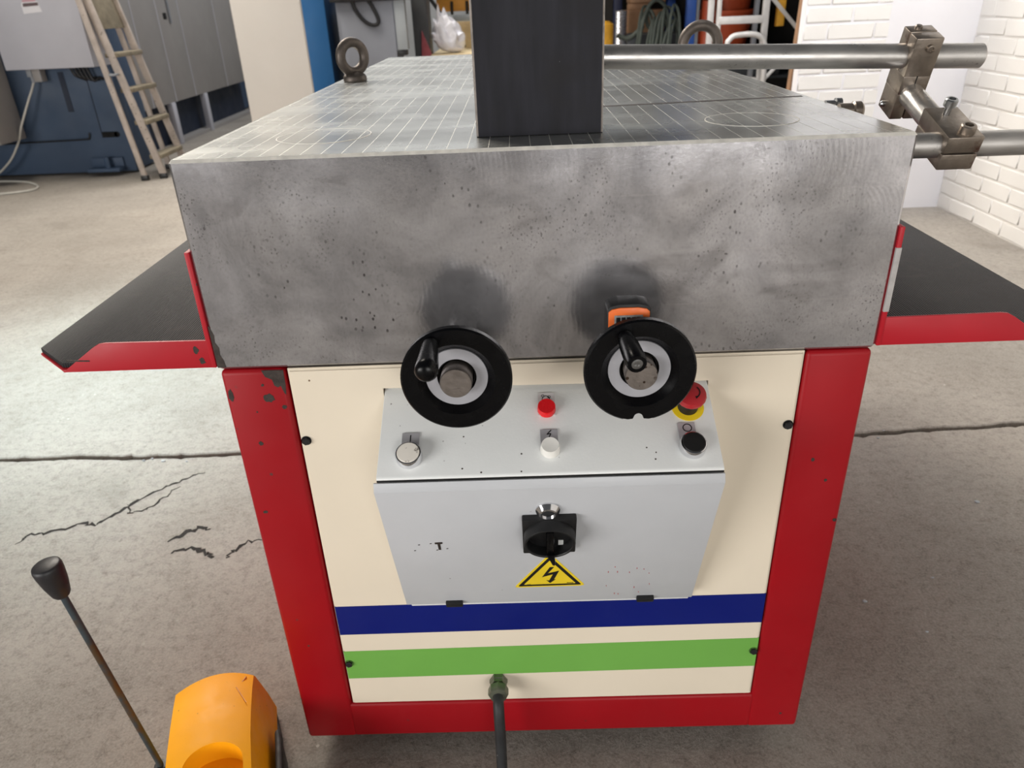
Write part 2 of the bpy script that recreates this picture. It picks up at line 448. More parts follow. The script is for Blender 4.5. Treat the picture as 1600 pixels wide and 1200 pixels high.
def instance(src, name, loc, parent, scale=None):
    o = bpy.data.objects.new(name, src.data); COL.objects.link(o); WO[o.name] = Vector(loc)
    o.parent = parent; o.location = Vector(loc) - WO[parent.name]
    if scale: o.scale = scale
    return o
V = Vector
X, Y, Z = V((1, 0, 0)), V((0, 1, 0)), V((0, 0, 1))

# ------------------------------------------------------------------ setting
# floor: two cast slabs with a ragged joint between them
floor = bpy.data.objects.new('floor', None); COL.objects.link(floor); WO['floor'] = V((0, 0, 0)); struct(floor)
jx = [(-7.0, .93)]; x = -7.0
known = [(-1.46, .916), (-1.352, .913), (-1.267, .917), (-1.065, .903), (-1.034, .907), (-.928, .905), (-.808, .91), (.854, .907), (.961, .916), (1.067, .924), (1.186, .925), (1.313, .938)]
def jy(x):
    if x <= known[0][0]: return known[0][1]
    for a, b in zip(known, known[1:]):
        if a[0] <= x <= b[0]: return a[1] + (b[1] - a[1]) * (x - a[0]) / (b[0] - a[0])
    return known[-1][1]
N = 900
xs = [-7 + 9.6 * i / N for i in range(N + 1)]
from mathutils import noise as mnoise
def rag(x, k): return max(0, .010 * mnoise.noise(V0((x * 9, k * 7.3, 0))) - .002) + max(0, .010 * mnoise.noise(V0((x * 34, k * 3.1, 1)))) + max(0, rnd.gauss(0, .0012))
near = [(x, jy(x) - .0080 - rag(x, 1)) for x in xs]
far = [(x, jy(x) + .0070 + rag(x, 2)) for x in xs]
def slab(edge, yo, name):
    b = bmesh.new()
    rows = [0.0, .006, .05, 1.0]
    top = []
    for fr, dz in ((0, -.03), (0, -.003), (1, 0), (2, 0)):
        rg = []
        for (x, y) in edge:
            sgn = 1 if yo > y else -1
            yy = y if fr == 0 else (y + sgn * .0035 if fr == 1 else yo)
            rg.append(b.verts.new((x, yy, dz)))
        top.append(rg)
    for A, B in zip(top, top[1:]):
        for i in range(len(A) - 1): b.faces.new((A[i], A[i + 1], B[i + 1], B[i]))
    bmesh.ops.recalc_face_normals(b, faces=b.faces)
    for f in b.faces:
        if f.normal.z < 0: f.normal_flip()
    m = MB(); m.add(b, 0)
    return obj(name, m, 'concrete', floor)
slab(near, -5.0, 'concrete_slab'); slab(far, 10.0, 'concrete_slab')
obj('joint_bed', MB().box((-7, .86, -.05), (2.6, .98, -.022)), 'crack', floor)
def crack(pts, w):
    m = MB(); L = []; R = []
    P = []
    for a, b in zip(pts, pts[1:]):
        for k in range(6):
            t = k / 6; P.append(V((a[0] + (b[0] - a[0]) * t + rnd.gauss(0, .003), a[1] + (b[1] - a[1]) * t + rnd.gauss(0, .004), 0)))
    P.append(V((*pts[-1], 0)))
    b = bmesh.new(); n = len(P); prev = None
    for i, p in enumerate(P):
        d = (P[min(i + 1, n - 1)] - P[max(i - 1, 0)]).normalized(); q = V((-d.y, d.x, 0))
        ww = w * (.35 + .9 * rnd.random()) * math.sin(math.pi * (i + .6) / (n + .2)) ** .5
        pr = (b.verts.new(p + q * ww / 2 + Z * .0012), b.verts.new(p + Z * .0006 - q * ww / 2))
        if prev: b.faces.new((prev[0], prev[1], pr[1], pr[0]))
        prev = pr
    bmesh.ops.recalc_face_normals(b, faces=b.faces)
    m.add(b, 0); obj('floor_crack', m, 'crack', floor)
crack([(-1.196, .552), (-1.186, .585), (-1.142, .588), (-1.074, .615), (-1.048, .609), (-1.016, .654), (-.98, .711), (-.938, .763), (-.902, .795), (-.86, .82)], .010)
crack([(-1.0, .69), (-.985, .655), (-.955, .66), (-.93, .70), (-.90, .76)], .006)
crack([(-.84, .545), (-.815, .565), (-.79, .59), (-.76, .585)], .012)
crack([(-.82, .505), (-.77, .517), (-.74, .50), (-.716, .487)], .012)
crack([(-.685, .48), (-.682, .511), (-.659, .528), (-.62, .54)], .008)
# crumbs lying along the joint and on the right
def crumbs():
    spots = [(-1.05, .885), (-1.03, .893), (-.995, .88), (-.93, .875), (.90, .885), (.93, .92), (1.0, .60), (.62, .30), (.70, .22), (.78, .36), (.95, .12), (1.05, .33)]
    for (x, y) in spots:
        m = MB(); b = bmesh.new(); bmesh.ops.create_icosphere(b, subdivisions=1, radius=1)
        s = rnd.uniform(.0022, .0045)
        for v in b.verts: v.co = V((v.co.x * s * 1.4, v.co.y * s, v.co.z * s * .7)) * rnd.uniform(.8, 1.15) + V((x, y, s * .5))
        m.add(b, 0); tag(obj('concrete_chip', m, 'cabpale'), 'pale crumb of broken concrete lying on the workshop floor', 'rubble', 'crumbs of concrete on the floor')
crumbs()

# right wall and back wall of painted brick
wr = struct(obj('wall_right', MB().box((2.19, -4.5, 0), (2.45, 3.4, 3.2)), 'wallwhite'))
wb = struct(obj('wall_back', MB().box((1.362, 3.145, 0), (2.19, 3.205, 3.2)), 'plaster'))
def brick_mesh(seed):
    r = random.Random(seed); b = bmesh.new(); bmesh.ops.create_cube(b, size=1.0)
    for v in b.verts: v.co = V((v.co.x * .216, v.co.y * .012, v.co.z * .066))
    bmesh.ops.bevel(b, geom=list(b.edges), offset=.0032, segments=2, affect='EDGES')
    for v in b.verts: v.co += V((r.gauss(0, .0012), r.gauss(0, .0004), r.gauss(0, .0010)))
    me = bpy.data.meshes.new('brick'); b.to_mesh(me); b.free(); me.materials.append(MT['wallwhite'])
    for p in me.polygons: p.use_smooth = p.area < .004
    return me
BR = [brick_mesh(i) for i in range(7)]
def bricks(parent, o, u, n, l0, l1, z1, rotz):
    row = 0; z = .04
    while z < z1:
        x = l0 + (.1125 if row % 2 else 0) - .225
        while x < l1 - .02:
            a, b_ = max(x, l0), min(x + .225, l1)
            if b_ - a > .05:
                w = b_ - a
                c = V(o) + V(u) * ((a + b_) / 2) + V(n) * (-.0022 + rnd.uniform(-.0010, .0010)) + Z * z
                ob = bpy.data.objects.new('brick', rnd.choice(BR)); COL.objects.link(ob); WO[ob.name] = c
                ob.parent = parent; ob.location = c - WO[parent.name]; ob.rotation_euler = (0, 0, rotz + rnd.gauss(0, .002)); ob.scale = (w / .225, 1, 1)
            x += .225
        z += .075; row += 1
bricks(wr, (2.19, 0, 0), Y, -X, 1.0, 3.14, 1.36, math.pi / 2)
bricks(wb, (0, 3.145, 0), X, -Y, 1.364, 1.77, 1.28, 0)
# low ragged coat of dirt at the foot of the wall
struct(obj('wall_far', MB().box((-7, 9.2, 0), (3.0, 9.4, 5.0)), 'greywall'))
struct(obj('wall_left', MB().box((-7.2, -5, 0), (-7.0, 9.4, 5.0)), 'greywall'))

# ------------------------------------------------------------------ the bending machine
ZT, ZM, ZB, DP = .926, .687, .040, 1.517
mach = thing('bending_machine', 'red and cream bending machine with thick steel table and two black handwheels', 'machine', (0, .76, 0))
fr = MB()
for s in (-1, 1):
    x0, x1 = sorted((s * .381, s * .3045))
    fr.box((x0, 0, ZB), (x1, .06, ZM - .002), .006, seg=3)
    fr.box((x0, DP - .06, ZB), (x1, DP, ZM - .002), .006)
    fr.box((min(s * .381, s * .345), .055, ZB), (max(s * .381, s * .345), DP - .055, ZB + .06), .004)
fr.box((-.310, .0006, ZB), (.310, .06, .1125), .006, seg=3)
fr.box((-.31, DP - .06, ZB), (.31, DP, .11), .006)
obj('frame', fr, 'red', mach)
for s in (-1, 1):
    obj('side_panel', MB().box((min(s * .379, s * .374), .055, ZB + .055), (max(s * .379, s * .374), DP - .055, ZM - .003)), 'redside', mach)
obj('back_panel', MB().box((-.31, DP - .012, .1), (.31, DP - .004, ZM - .003)), 'redside', mach)
obj('inner_tray', MB().box((-.372, .02, .10), (.372, .03, .33)), 'dark', mach)
obj('inner_floor', MB().box((-.34, .06, ZB + .01), (.34, DP - .06, ZB + .02)), 'dark', mach)
for sx in (-1, 1):
    for y in (.16, DP - .12):
        f = MB(); f.lathe([(0, 0), (.038, 0), (.04, .003), (.036, .014), (.012, .018), (.012, ZB + .012), (0, ZB + .012)], (sx * .31, y, 0), Z, 24)
        obj('levelling_foot', f, 'bolt', mach)
# steel block
blk = MB(); b = bmesh.new(); bmesh.ops.create_cube(b, size=1.0)
for v in b.verts: v.co = V((v.co.x * .764, (v.co.y + .5) * DP, ZM + (v.co.z + .5) * (ZT - ZM)))
r = bmesh.ops.bevel(b, geom=list(b.edges), offset=.0034, segments=1, affect='EDGES')
bev = set(r['faces'])
for f in b.faces:
    f.material_index = 1 if f.normal.z > .95 else (2 if (f in bev and f.normal.z > .2) else 0)
blk.add(b, None)
block = obj('steel_block', blk, ['steelside', 'steeltop', 'steeledge'], mach)
for cx, r0 in ((-.2475, .0535), (.2485, .0515)):
    m = MB(); m.lathe([(0, ZT + .0003), (r0, ZT + .0003), (r0, ZT - .004)], (cx, .123, 0), Z, 96)
    pl = obj('table_plug', m, 'steeltop', block)
    g = MB(); g.lathe([(r0 + .0002, ZT - .001), (r0 + .0002, ZT + .00045), (r0 + .0011, ZT + .00045), (r0 + .0011, ZT - .001)], (cx, .123, 0), Z, 96)
    obj('plug_edge', g, 'steeledge', block)
# cross groove in the table, seen right of the upright
g = MB(); g.prism([(.02, .2720), (.372, .3085), (.372, .3165), (.02, .2860)], (0, 0, ZT - .003), X, Y, Z * .0033)
obj('cross_groove', g, 'chip', block)

# eye bolts
def eye_bolt(x, y, yaw, R=.0265, rr=.0095, zc=.0445):
    c = V((x, y, ZT)); m = MB()
    m.lathe([(0, .0005), (.0225, .0005), (.0230, .003), (.0225, .009), (.0205, .0125), (.0150, .016), (.011, .019), (0, .020)], c, Z, 36)
    u = V((math.cos(yaw), math.sin(yaw), 0)); n = 40
    m.tube([c + Z * zc + (u * math.cos(a) + Z * math.sin(a)) * R for a in [2 * math.pi * k / n for k in range(n)]], rr, 16, closed=True)
    obj('eye_bolt', m, 'eyebolt', mach, 60)
eye_bolt(-.341, .81, math.radians(42)); eye_bolt(.338, .80, math.radians(-6), .0330, .0100, .0425)

# front panel: one sheet with the cut-out for the switch box
def ring_panel():
    m = MB(); b = bmesh.new()
    O = [(-.3015, .1145), (.3028, .1145), (.3028, .6855), (-.3015, .6845)]
    I = [(-.1915, .36), (.1935, .36), (.1935, .6520), (-.1915, .6555)]
    y0, y1 = .0, .006
    vo = [b.verts.new((p[0], y0, p[1])) for p in O]; vi = [b.verts.new((p[0], y0, p[1])) for p in I]
    wo = [b.verts.new((p[0], y1, p[1])) for p in O]; wi = [b.verts.new((p[0], y1, p[1])) for p in I]
    for i in range(4):
        j = (i + 1) % 4
        b.faces.new((vo[i], vo[j], vi[j], vi[i])); b.faces.new((wo[j], wo[i], wi[i], wi[j]))
        b.faces.new((vo[j], vo[i], wo[i], wo[j])); b.faces.new((vi[i], vi[j], wi[j], wi[i]))
    bmesh.ops.recalc_face_normals(b, faces=b.faces)
    oe = [e for e in b.edges if all(v in vo for v in e.verts)]
    bmesh.ops.bevel(b, geom=oe, offset=.003, segments=3, affect='EDGES')
    m.add(b, 0); return m
panel = obj('front_panel', ring_panel(), 'cream', mach)
for nm, zl0, zl1, zr0, zr1, mt in (('blue_stripe', .2590, .3128, .2620, .3160, 'blue'), ('green_stripe', .1700, .2258, .1750, .2315, 'green')):
    s = MB(); s.prism([(-.3000, zl0), (.3015, zr0), (.3015, zr1), (-.3000, zl1)], (0, -.0004, 0), X, Z, Y * .0010)
    obj(nm, s, mt, panel)
for (x, z) in ((-.2941, .587), (.2952, .5881), (-.2947, .202), (.2962, .2066)):
    m = MB(); m.lathe([(0, 0), (.0062, 0), (.0062, .0012)], (x, -.0002, z), -Y, 24)
    m.lathe([(0, .0008), (.0052, .0008), (.0052, .0038), (.0045, .0046), (0, .0046)], (x, -.0002, z), -Y, 6, phase=.3)
    obj('panel_bolt', m, 'bolt', mach)
# paint chips on the frame: bare metal patches
def blob(cx, cz, rx, rz, seed, n=14, mat='chip'):
    r = random.Random(seed)
    pts = [(cx + rx * math.cos(a) * r.uniform(.75, 1.2), cz + rz * math.sin(a) * r.uniform(.75, 1.2)) for a in [2 * math.pi * k / n for k in range(n)]]
    m = MB(); m.prism(pts, (0, -.0003, 0), X, Z, Y * .0006); obj('paint_chip', m, mat, mach)
m = MB(); m.prism([(-.3315, .6845), (-.3285, .676), (-.321, .672), (-.3195, .664), (-.3155, .6615), (-.312, .6635), (-.3095, .654), (-.3075, .6515), (-.3062, .664), (-.3056, .684)], (0, -.0003, 0), X, Z, Y * .0006)
obj('paint_chip', m, 'chip', mach)
blob(-.3288, .6475, .0066, .0060, 3); blob(-.3738, .653, .0035, .0080, 4); blob(-.3128, .6345, .0030, .0030, 5)
blob(-.351, .5845, .0028, .0030, 6); blob(-.3654, .4802, .0035, .0025, 7); blob(.3332, .5357, .0026, .0028, 8); blob(.354, .504, .0022, .0022, 9)
blob(.3755, .4404, .0026, .0026, 10); blob(-.3335, .665, .0018, .0020, 11); blob(-.347, .629, .0012, .0012, 12)

# side trays with ribbed mats
def tray(s):
    xo = .620 if s < 0 else .632
    pts = [(.385, .002), (xo - .055, .002), (xo, .052), (xo, 1.47), (.385, 1.47)]
    m = MB(); m.prism([(s * a, b_) for a, b_ in pts], (0, 0, .690), X, Y, Z * .003, bev=.0008)
    lx = xo - .055
    m.prism([(s * .384, .690), (s * lx, .690), (s * (lx - .043), .7195), (s * (lx - .052), .7245), (s * (lx - .060), .7255), (s * .384, .7245)], (0, .0005, 0), X, Z, Y * .0035, bev=.0006)
    m.box((min(s * .3825, s * .388), -.0004, .690), (max(s * .3825, s * .388), 1.45, .829), .001)
    t = obj('side_tray', m, 'redside', mach)
    q = MB(); q.prism([(s * .389, .006), (s * (xo - .054), .006), (s * (xo - .001), .054), (s * (xo - .001), 1.465), (s * .389, 1.465)], (0, 0, .6935), X, Y, Z * .006, bev=.0006)
    obj('rubber_mat', q, 'rubber', t)
    if s > 0:
        e = MB(); e.box((.3822, -.0012, .732), (.3884, .002, .806), .0004); obj('worn_edge', e, 'greyedge', t)['label'] = 'bare grey stretch of the tray flange'
    else:
        e = MB(); e.prism([(-.3812, .69), (-.3712, .69), (-.3722, .699), (-.3750, .706), (-.3742, .715), (-.3775, .722), (-.3765, .731), (-.3800, .742), (-.3812, .742)], (0, -.0003, 0), X, Z, Y * .0006)
        obj('oil_stain', e, 'chip', mach)
        e = MB(); e.prism([(-.556, .7040), (-.529, .7030), (-.529, .7047), (-.556, .7058)], (0, .0002, 0), X, Z, Y * .0006); obj('scratch', e, 'chip', t)
        for (a, b_, w, h) in ((-.4015, .7135, .0032, .005), (-.3975, .699, .004, .004)):
            rr = random.Random(int(a * -1e4)); e = MB()
            e.prism([(a + w * math.cos(k * .52) * rr.uniform(.6, 1.3), b_ + h * math.sin(k * .52) * rr.uniform(.6, 1.3)) for k in range(12)], (0, .0002, 0), X, Z, Y * .0006); obj('scuff', e, 'chip', t)
tray(-1); tray(1)

# switch box: wedge-shaped housing, sloping top, hinged door
P0 = V((0, -.10, .5965)); EV = V((0, .8846, .4664)).normalized(); NN = V((0, -.4664, .8846)).normalized()   # sloped top: EV runs up and back
m = MB(); prof = [(.012, .6557), (-.1, .5967), (-.1020, .5942), (-.0990, .5915), (-.0955, .578), (-.006, .316), (.012, .316)]
m.prism(prof, (-.1905, 0, 0), Y, Z, X * .383, bev=.0012)
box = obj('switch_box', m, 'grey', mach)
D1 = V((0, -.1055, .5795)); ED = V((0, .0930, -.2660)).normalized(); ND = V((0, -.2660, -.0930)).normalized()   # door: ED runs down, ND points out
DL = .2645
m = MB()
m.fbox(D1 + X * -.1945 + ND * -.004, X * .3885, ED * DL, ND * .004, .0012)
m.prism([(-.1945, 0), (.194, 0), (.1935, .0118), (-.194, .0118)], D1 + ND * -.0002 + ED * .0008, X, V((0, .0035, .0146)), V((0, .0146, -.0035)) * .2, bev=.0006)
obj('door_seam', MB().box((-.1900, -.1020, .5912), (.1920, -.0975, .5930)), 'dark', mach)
door = obj('box_door', m, 'greyshaded', mach)
def D(x, s, n=0.0): return D1 + X * x + ED * s + ND * n
for hx in (-.1284, .130):
    m = MB(); m.fbox(D(hx - .0115, DL - .010, -.002), X * .023, ED * .010, ND * .0075, .0015); obj('door_hinge', m, 'blackmat', door)
lk = MB(); lk.lathe([(0, -.002), (.0138, -.002), (.0142, .002), (.0105, .0075), (.0085, .008), (.0085, .006), (0, .006)], D(-.0014, .0415), ND, 40)
lock = obj('door_lock', lk, 'chrome', door)
m = MB()
tp = [(-.0075, .006), (.0075, .0065), (.0075, .0035), (.0028, .003), (.0026, -.008), (-.0022, -.008), (-.0026, .003), (-.0075, .003)]
m.prism([(a * .62, -b_ * 1.20) for a, b_ in tp], D(-.1338, .1128, -.0002), X, ED, ND * .0006)
obj('letter_mark', m, 'chip', door)['label'] = 'remnant of a black letter T'
for (a, b_) in ((-.1435, .1075), (-.1245, .1200), (-.158, .1095), (-.1645, .1225), (-.137, .1225)):
    m = MB(); m.prism([(-.0012, 0), (.0010, -.0008), (.0013, .0004), (-.0008, .0010)], D(a, b_, -.0002), X, ED, ND * .0006); obj('letter_remnant', m, 'chip', door)
rr = random.Random(5)
for k in range(13):
    a, b_ = rr.uniform(.075, .135), rr.uniform(.17, .25); m = MB()
    m.prism([(0, 0), (.0009, 0), (.0011, rr.uniform(.001, .004)), (.0003, rr.uniform(.001, .004))], D(a, b_, -.0002), X, ED, ND * .0005); obj('red_fleck', m, 'estop', door)
# main switch
sw = MB()
sw.fbox(D(-.0315, .0505, .0), X * .063, ED * .072, ND * .009, .0015)
rot = []
main = obj('main_switch', sw, 'blackmat', mach)
dish = MB(); C0 = D(0, .0800, .009)
dish.lathe([(.0300, 0), (.0300, .0130), (.0294, .0142), (.0276, .0142), (.0268, .0132), (.0268, .0005), (0, .0005)], C0, ND, 64)
obj('switch_dish', dish, 'blackmat', main)
gr = MB()
gr.fbox(C0 + X * -.0040 + ED * -.0245 + ND * .0008, X * .009, ED * .046, ND * .0135, .0022)
gr.prism([(-.0035, .020), (.0052, .020), (.0066, .0400), (.0058, .0440), (.0030, .0430)], C0 + ND * .0090, X, ED, ND * .0080, bev=.0008)
obj('switch_handle', gr, 'black', main)
wdw = MB(); wdw.fbox(C0 + X * .0105 + ED * .0120 + ND * .0007, X * .006, ED * .010, ND * .0006); obj('padlock_slot', wdw, 'grey', main)
# warning triangle
tri = MB(); A_, B_, Cc = (-.0435, .2215), (.0455, .2205), (.0012, .1420)
def tri_pts(k):
    cx, cy = (A_[0] + B_[0] + Cc[0]) / 3, (A_[1] + B_[1] + Cc[1]) / 3
    return [(cx + (p[0] - cx) * k, cy + (p[1] - cy) * k) for p in (A_, B_, Cc)]
def rounded(pts, r=.12):
    out = []
    for i, p in enumerate(pts):
        a, c = pts[i - 1], pts[(i + 1) % len(pts)]
        for t in (0, .5, 1):
            q0 = (p[0] + (a[0] - p[0]) * r, p[1] + (a[1] - p[1]) * r); q1 = (p[0] + (c[0] - p[0]) * r, p[1] + (c[1] - p[1]) * r)
            out.append(((1 - t) ** 2 * q0[0] + 2 * t * (1 - t) * p[0] + t * t * q1[0], (1 - t) ** 2 * q0[1] + 2 * t * (1 - t) * p[1] + t * t * q1[1]))
    return out
tri.prism(rounded(tri_pts(1.06), .06), D(0, 0, -.0001), X, ED, ND * .0005)
sticker = obj('warning_sticker', tri, 'stickeryellow', mach)
t2 = MB(); t2.prism(rounded(tri_pts(.94), .03), D(0, 0, .0004), X, ED, ND * .0002); obj('black_border', t2, 'ink', sticker)
t3 = MB(); t3.prism(rounded(tri_pts(.765), .02), D(0, 0, .0006), X, ED, ND * .0002); obj('yellow_field', t3, 'stickeryellow', sticker)
bolt = [(.0005, .171), (.0060, .171), (-.0020, .1865), (.0125, .1805), (.0060, .2030), (.0085, .2020), (.0010, .2120), (-.0040, .2040), (-.0003, .2055), (.0045, .1895), (-.0095, .1960)]
t4 = MB(); t4.prism([(a + .0005, b_) for a, b_ in bolt], D(0, 0, .0008), X, ED, ND * .0002); obj('lightning_symbol', t4, 'ink', sticker)
t5 = MB()
for k in range(4): t5.prism(rounded([(.0235 + k * .0022, .2115), (.0252 + k * .0022, .2115), (.0252 + k * .0022, .2135), (.0235 + k * .0022, .2135)], .3), D(0, 0, .0008), X, ED, ND * .0002)
t5.prism([(-.029, .2138), (-.024, .2138), (-.024, .2143), (-.029, .2143)], D(0, 0, .0008), X, ED, ND * .0002)
obj('small_print', t5, 'ink', sticker)['kind'] = 'stuff'

# controls on the sloped top
def T(x, s, n=0.0): return P0 + X * x + EV * s + NN * n
def plate(par, x0, x1, s0, s1, mt):
    m = MB(); m.fbox(T(x0, s0, .0008), X * (x1 - x0), EV * (s1 - s0), NN * .0008); return obj('legend_plate', m, mt, par)
def symbol(par, polys):
    m = MB()
    for p in polys: m.prism(p, T(0, 0, .0015), X, EV, NN * .0003)
    obj('symbol', m, 'ink', par)
def bar(x0, s0, x1, s1, w):
    d = V((x1 - x0, s1 - s0, 0)).normalized(); q = V((-d.y, d.x, 0)) * w / 2
    return [(x0 + q.x, s0 + q.y), (x1 + q.x, s1 + q.y), (x1 - q.x, s1 - q.y), (x0 - q.x, s0 - q.y)]
def push(x, s, cap, pl, sym, label):
    m = MB(); m.lathe([(0, .0005), (.0150, .0005), (.0150, .0090), (.0140, .0108), (.0130, .0112), (.0128, .0095), (0, .0095)], T(x, s), NN, 48)
    o = obj('push_button', m, 'chrome', mach); o['label'] = label
    c = MB(); c.lathe([(0, .0095), (.0126, .0095), (.0126, .0112), (.0120, .0120), (0, .0124)], T(x, s), NN, 48); obj('button_cap', c, cap, o)
    plate(o, *pl); symbol(o, sym)
push(-.1550, .0245, 'dirtycap', (-.1648, -.1450, .028, .0555, 'plate'), [bar(-.1550, .0525, -.1552, .0405, .0012)], 'worn white push button in a chrome ring')
ring = []
def ring_polys(cx, cs, r, w, n=26, sy=1.0):
    out = []
    for k in range(n):
        a0, a1 = 2 * math.pi * k / n, 2 * math.pi * (k + 1) / n
        out.append([(cx + (r + w / 2) * math.cos(a0), cs + (r + w / 2) * math.sin(a0) * sy), (cx + (r + w / 2) * math.cos(a1), cs + (r + w / 2) * math.sin(a1) * sy),
                    (cx + (r - w / 2) * math.cos(a1), cs + (r - w / 2) * math.sin(a1) * sy), (cx + (r - w / 2) * math.cos(a0), cs + (r - w / 2) * math.sin(a0) * sy)])
    return out
push(.1615, .0262, 'ink', (.1488, .1682, .030, .0577, 'plate'), ring_polys(.1592, .0508, .0048, .0011), 'black push button in a chrome ring')
def lamp(x, s, r, rt, h, mt, pl, sym, label):
    m = MB(); m.lathe([(0, .0005), (r, .0005), (r, .003), (rt, h * .90), (rt * .95, h), (rt * .88, h * .985), (0, h * 1.0)], T(x, s), NN, 44)
    o = obj('indicator_lamp', m, mt, mach); o['label'] = label
    plate(o, *pl); symbol(o, sym)
arc = [[(.0010 + .0042 * math.cos(a), .0945 + .0055 * math.sin(a)), (.0010 + .0042 * math.cos(b_), .0945 + .0055 * math.sin(b_)), (.0010 + .0050 * math.cos(b_), .0945 + .0063 * math.sin(b_)), (.0010 + .0050 * math.cos(a), .0945 + .0063 * math.sin(a))] for a, b_ in [(k * .35, k * .35 + .35) for k in range(9)]]
lamp(.0012, .0815, .0106, .0103, .0095, 'redlamp', (-.0083, .0113, .0735, .1050, 'platelight'), arc + ring_polys(-.0026, .1005, .0016, .0006, 10) + ring_polys(.0048, .0990, .0016, .0006, 10), 'red indicator lamp')
zz = [bar(.0052, .0535, .0000, .0478, .0011), bar(.0000, .0480, .0046, .0488, .0011), bar(.0046, .0490, .0024, .0440, .0011)]
lamp(.0030, .0285, .0112, .0100, .0120, 'whitecap', (-.0073, .0124, .026, .0545, 'plate'), zz, 'white indicator lamp')
es = MB(); es.lathe([(0, .0006), (.0115, .0006), (.0115, .014), (.0095, .016), (.0095, .022), (0, .022)], T(.164, .079), NN, 36)
eo = obj('emergency_stop', es, 'blackmat', mach)
m = MB(); m.lathe([(0, .0004), (.0185, .0004), (.0185, .0012), (0, .0012)], T(.164, .079), NN, 44); obj('yellow_disc', m, 'yellow', eo)
m = MB(); m.lathe([(0, .018), (.0125, .018), (.0165, .022), (.0172, .026), (.0160, .0295), (.010, .0320), (0, .0328)], T(.164, .079), NN, 48, rfun=lambda i, r, th: r * (1 + .012 * math.sin(18 * th)) if i in (2, 3) else r)
mush = obj('mushroom_head', m, 'estop', eo)
m = MB(); c0 = T(.164, .079)
for k in range(14):
    a0, a1 = -1.2 + k * .14, -1.2 + k * .14 + .14
    m.prism([(.008 * math.cos(a0), .008 * math.sin(a0)), (.008 * math.cos(a1), .008 * math.sin(a1)), (.0092 * math.cos(a1), .0092 * math.sin(a1)), (.0092 * math.cos(a0), .0092 * math.sin(a0))], c0 + NN * .0322, X, EV, NN * .0006)
m.prism([(.0035, -.0095), (.0060, -.0066), (.0030, -.0062)], c0 + NN * .0322, X, EV, NN * .0006)
obj('arrow_mark', m, 'ink', eo)

# handwheels
def handwheel(cx, cz, yf, grip_base, grip_tip, notch, rust):
    c = V((cx, yf, cz)); R0 = .0578
    prof = [(.021, -.013), (.021, -.010), (.0325, -.0100), (.0330, -.0075), (.0392, -.0010), (.0400, 0), (.0560, 0), (R0, -.0018), (R0, -.0085), (.0555, -.0125), (.0500, -.0135), (.030, -.0175), (.018, -.030), (.0175, -.096), (0, -.096)]
    prof = [(r, h) for r, h in prof]
    def rf(i, r, th):
        if not notch or r < .045: return r
        a = (th - notch + math.pi) % (2 * math.pi) - math.pi
        lim = R0
        arc_ = abs(a) * .055
        if arc_ < .0055: lim = .0480 + (.0055 - math.sqrt(max(0, .0055 ** 2 - arc_ ** 2)))
        elif arc_ < .0150: lim = .0545 + (arc_ - .0055) * .28
        return min(r, max(lim, .0405))
    m = MB(); m.lathe(prof, c, -Y, 240, rfun=rf)
    m.lathe([(.021, -.013), (.018, -.013), (.018, -.030)], c, -Y, 60)
    w = obj('handwheel', m, 'black', mach, 28)
    m = MB(); m.lathe([(.0205, -.0099), (.0205, -.0075), (.0322, -.0070), (.0327, -.0095)], c, -Y, 96); obj('dial_ring', m, 'dial', w)
    m = MB()
    m.lathe([(.0160, -.028), (.0166, -.026), (.0166, .0065), (.0158, .0078), (0, .0078)], c, -Y, 120, rfun=lambda i, r, th: r * (1 + (.008 * math.sin(60 * th) if i in (1, 2) else 0)))
    obj('hub_knob', m, 'hubsteel', w)
    gb, gt = V(grip_base), V(grip_tip); ax = gt - gb; L = ax.length
    m = MB()
    if notch: pr = [(0, 0), (.0072, 0), (.0078, .06 * L), (.0098, .35 * L), (.0104, .75 * L), (.0100, .95 * L), (.0092, L), (.0060, L * 1.005), (.0058, L * .985), (0, L * .985)]
    else: pr = [(0, 0), (.0076, 0), (.0085, .1 * L), (.0098, .45 * L), (.0113, .80 * L), (.0114, .90 * L), (.0108, .915 * L), (.0098, .96 * L), (.0070, L), (0, L * 1.02)]
    m.lathe(pr, gb, ax, 36); obj('grip', m, 'black', w, 40)
    if notch:
        m = MB(); m.lathe([(0, L * .98), (.0055, L * .98), (.0055, L * 1.0), (.004, L * 1.006), (.0022, L * 1.006), (0, L * .99)], gb, ax, 20, rfun=lambda i, r, th: r * (1 + .35 * math.cos(4 * th)) if i == 4 else r)
        obj('grip_screw', m, 'zinc', w)
MT['hubsteel'] = paint('spotted_hub_steel', (134, 126, 120), .42, .10, 50, ((70, 56, 48), 160, .30), .2, 300, .85)
handwheel(-.0932, .7140, -.100, (-.1160, -.101, .7560), (-.1150, -.160, .7520), 0, 1)
handwheel(.0955, .7160, -.100, (.0785, -.101, .7570), (.0835, -.150, .7500), math.pi * .5, 0)
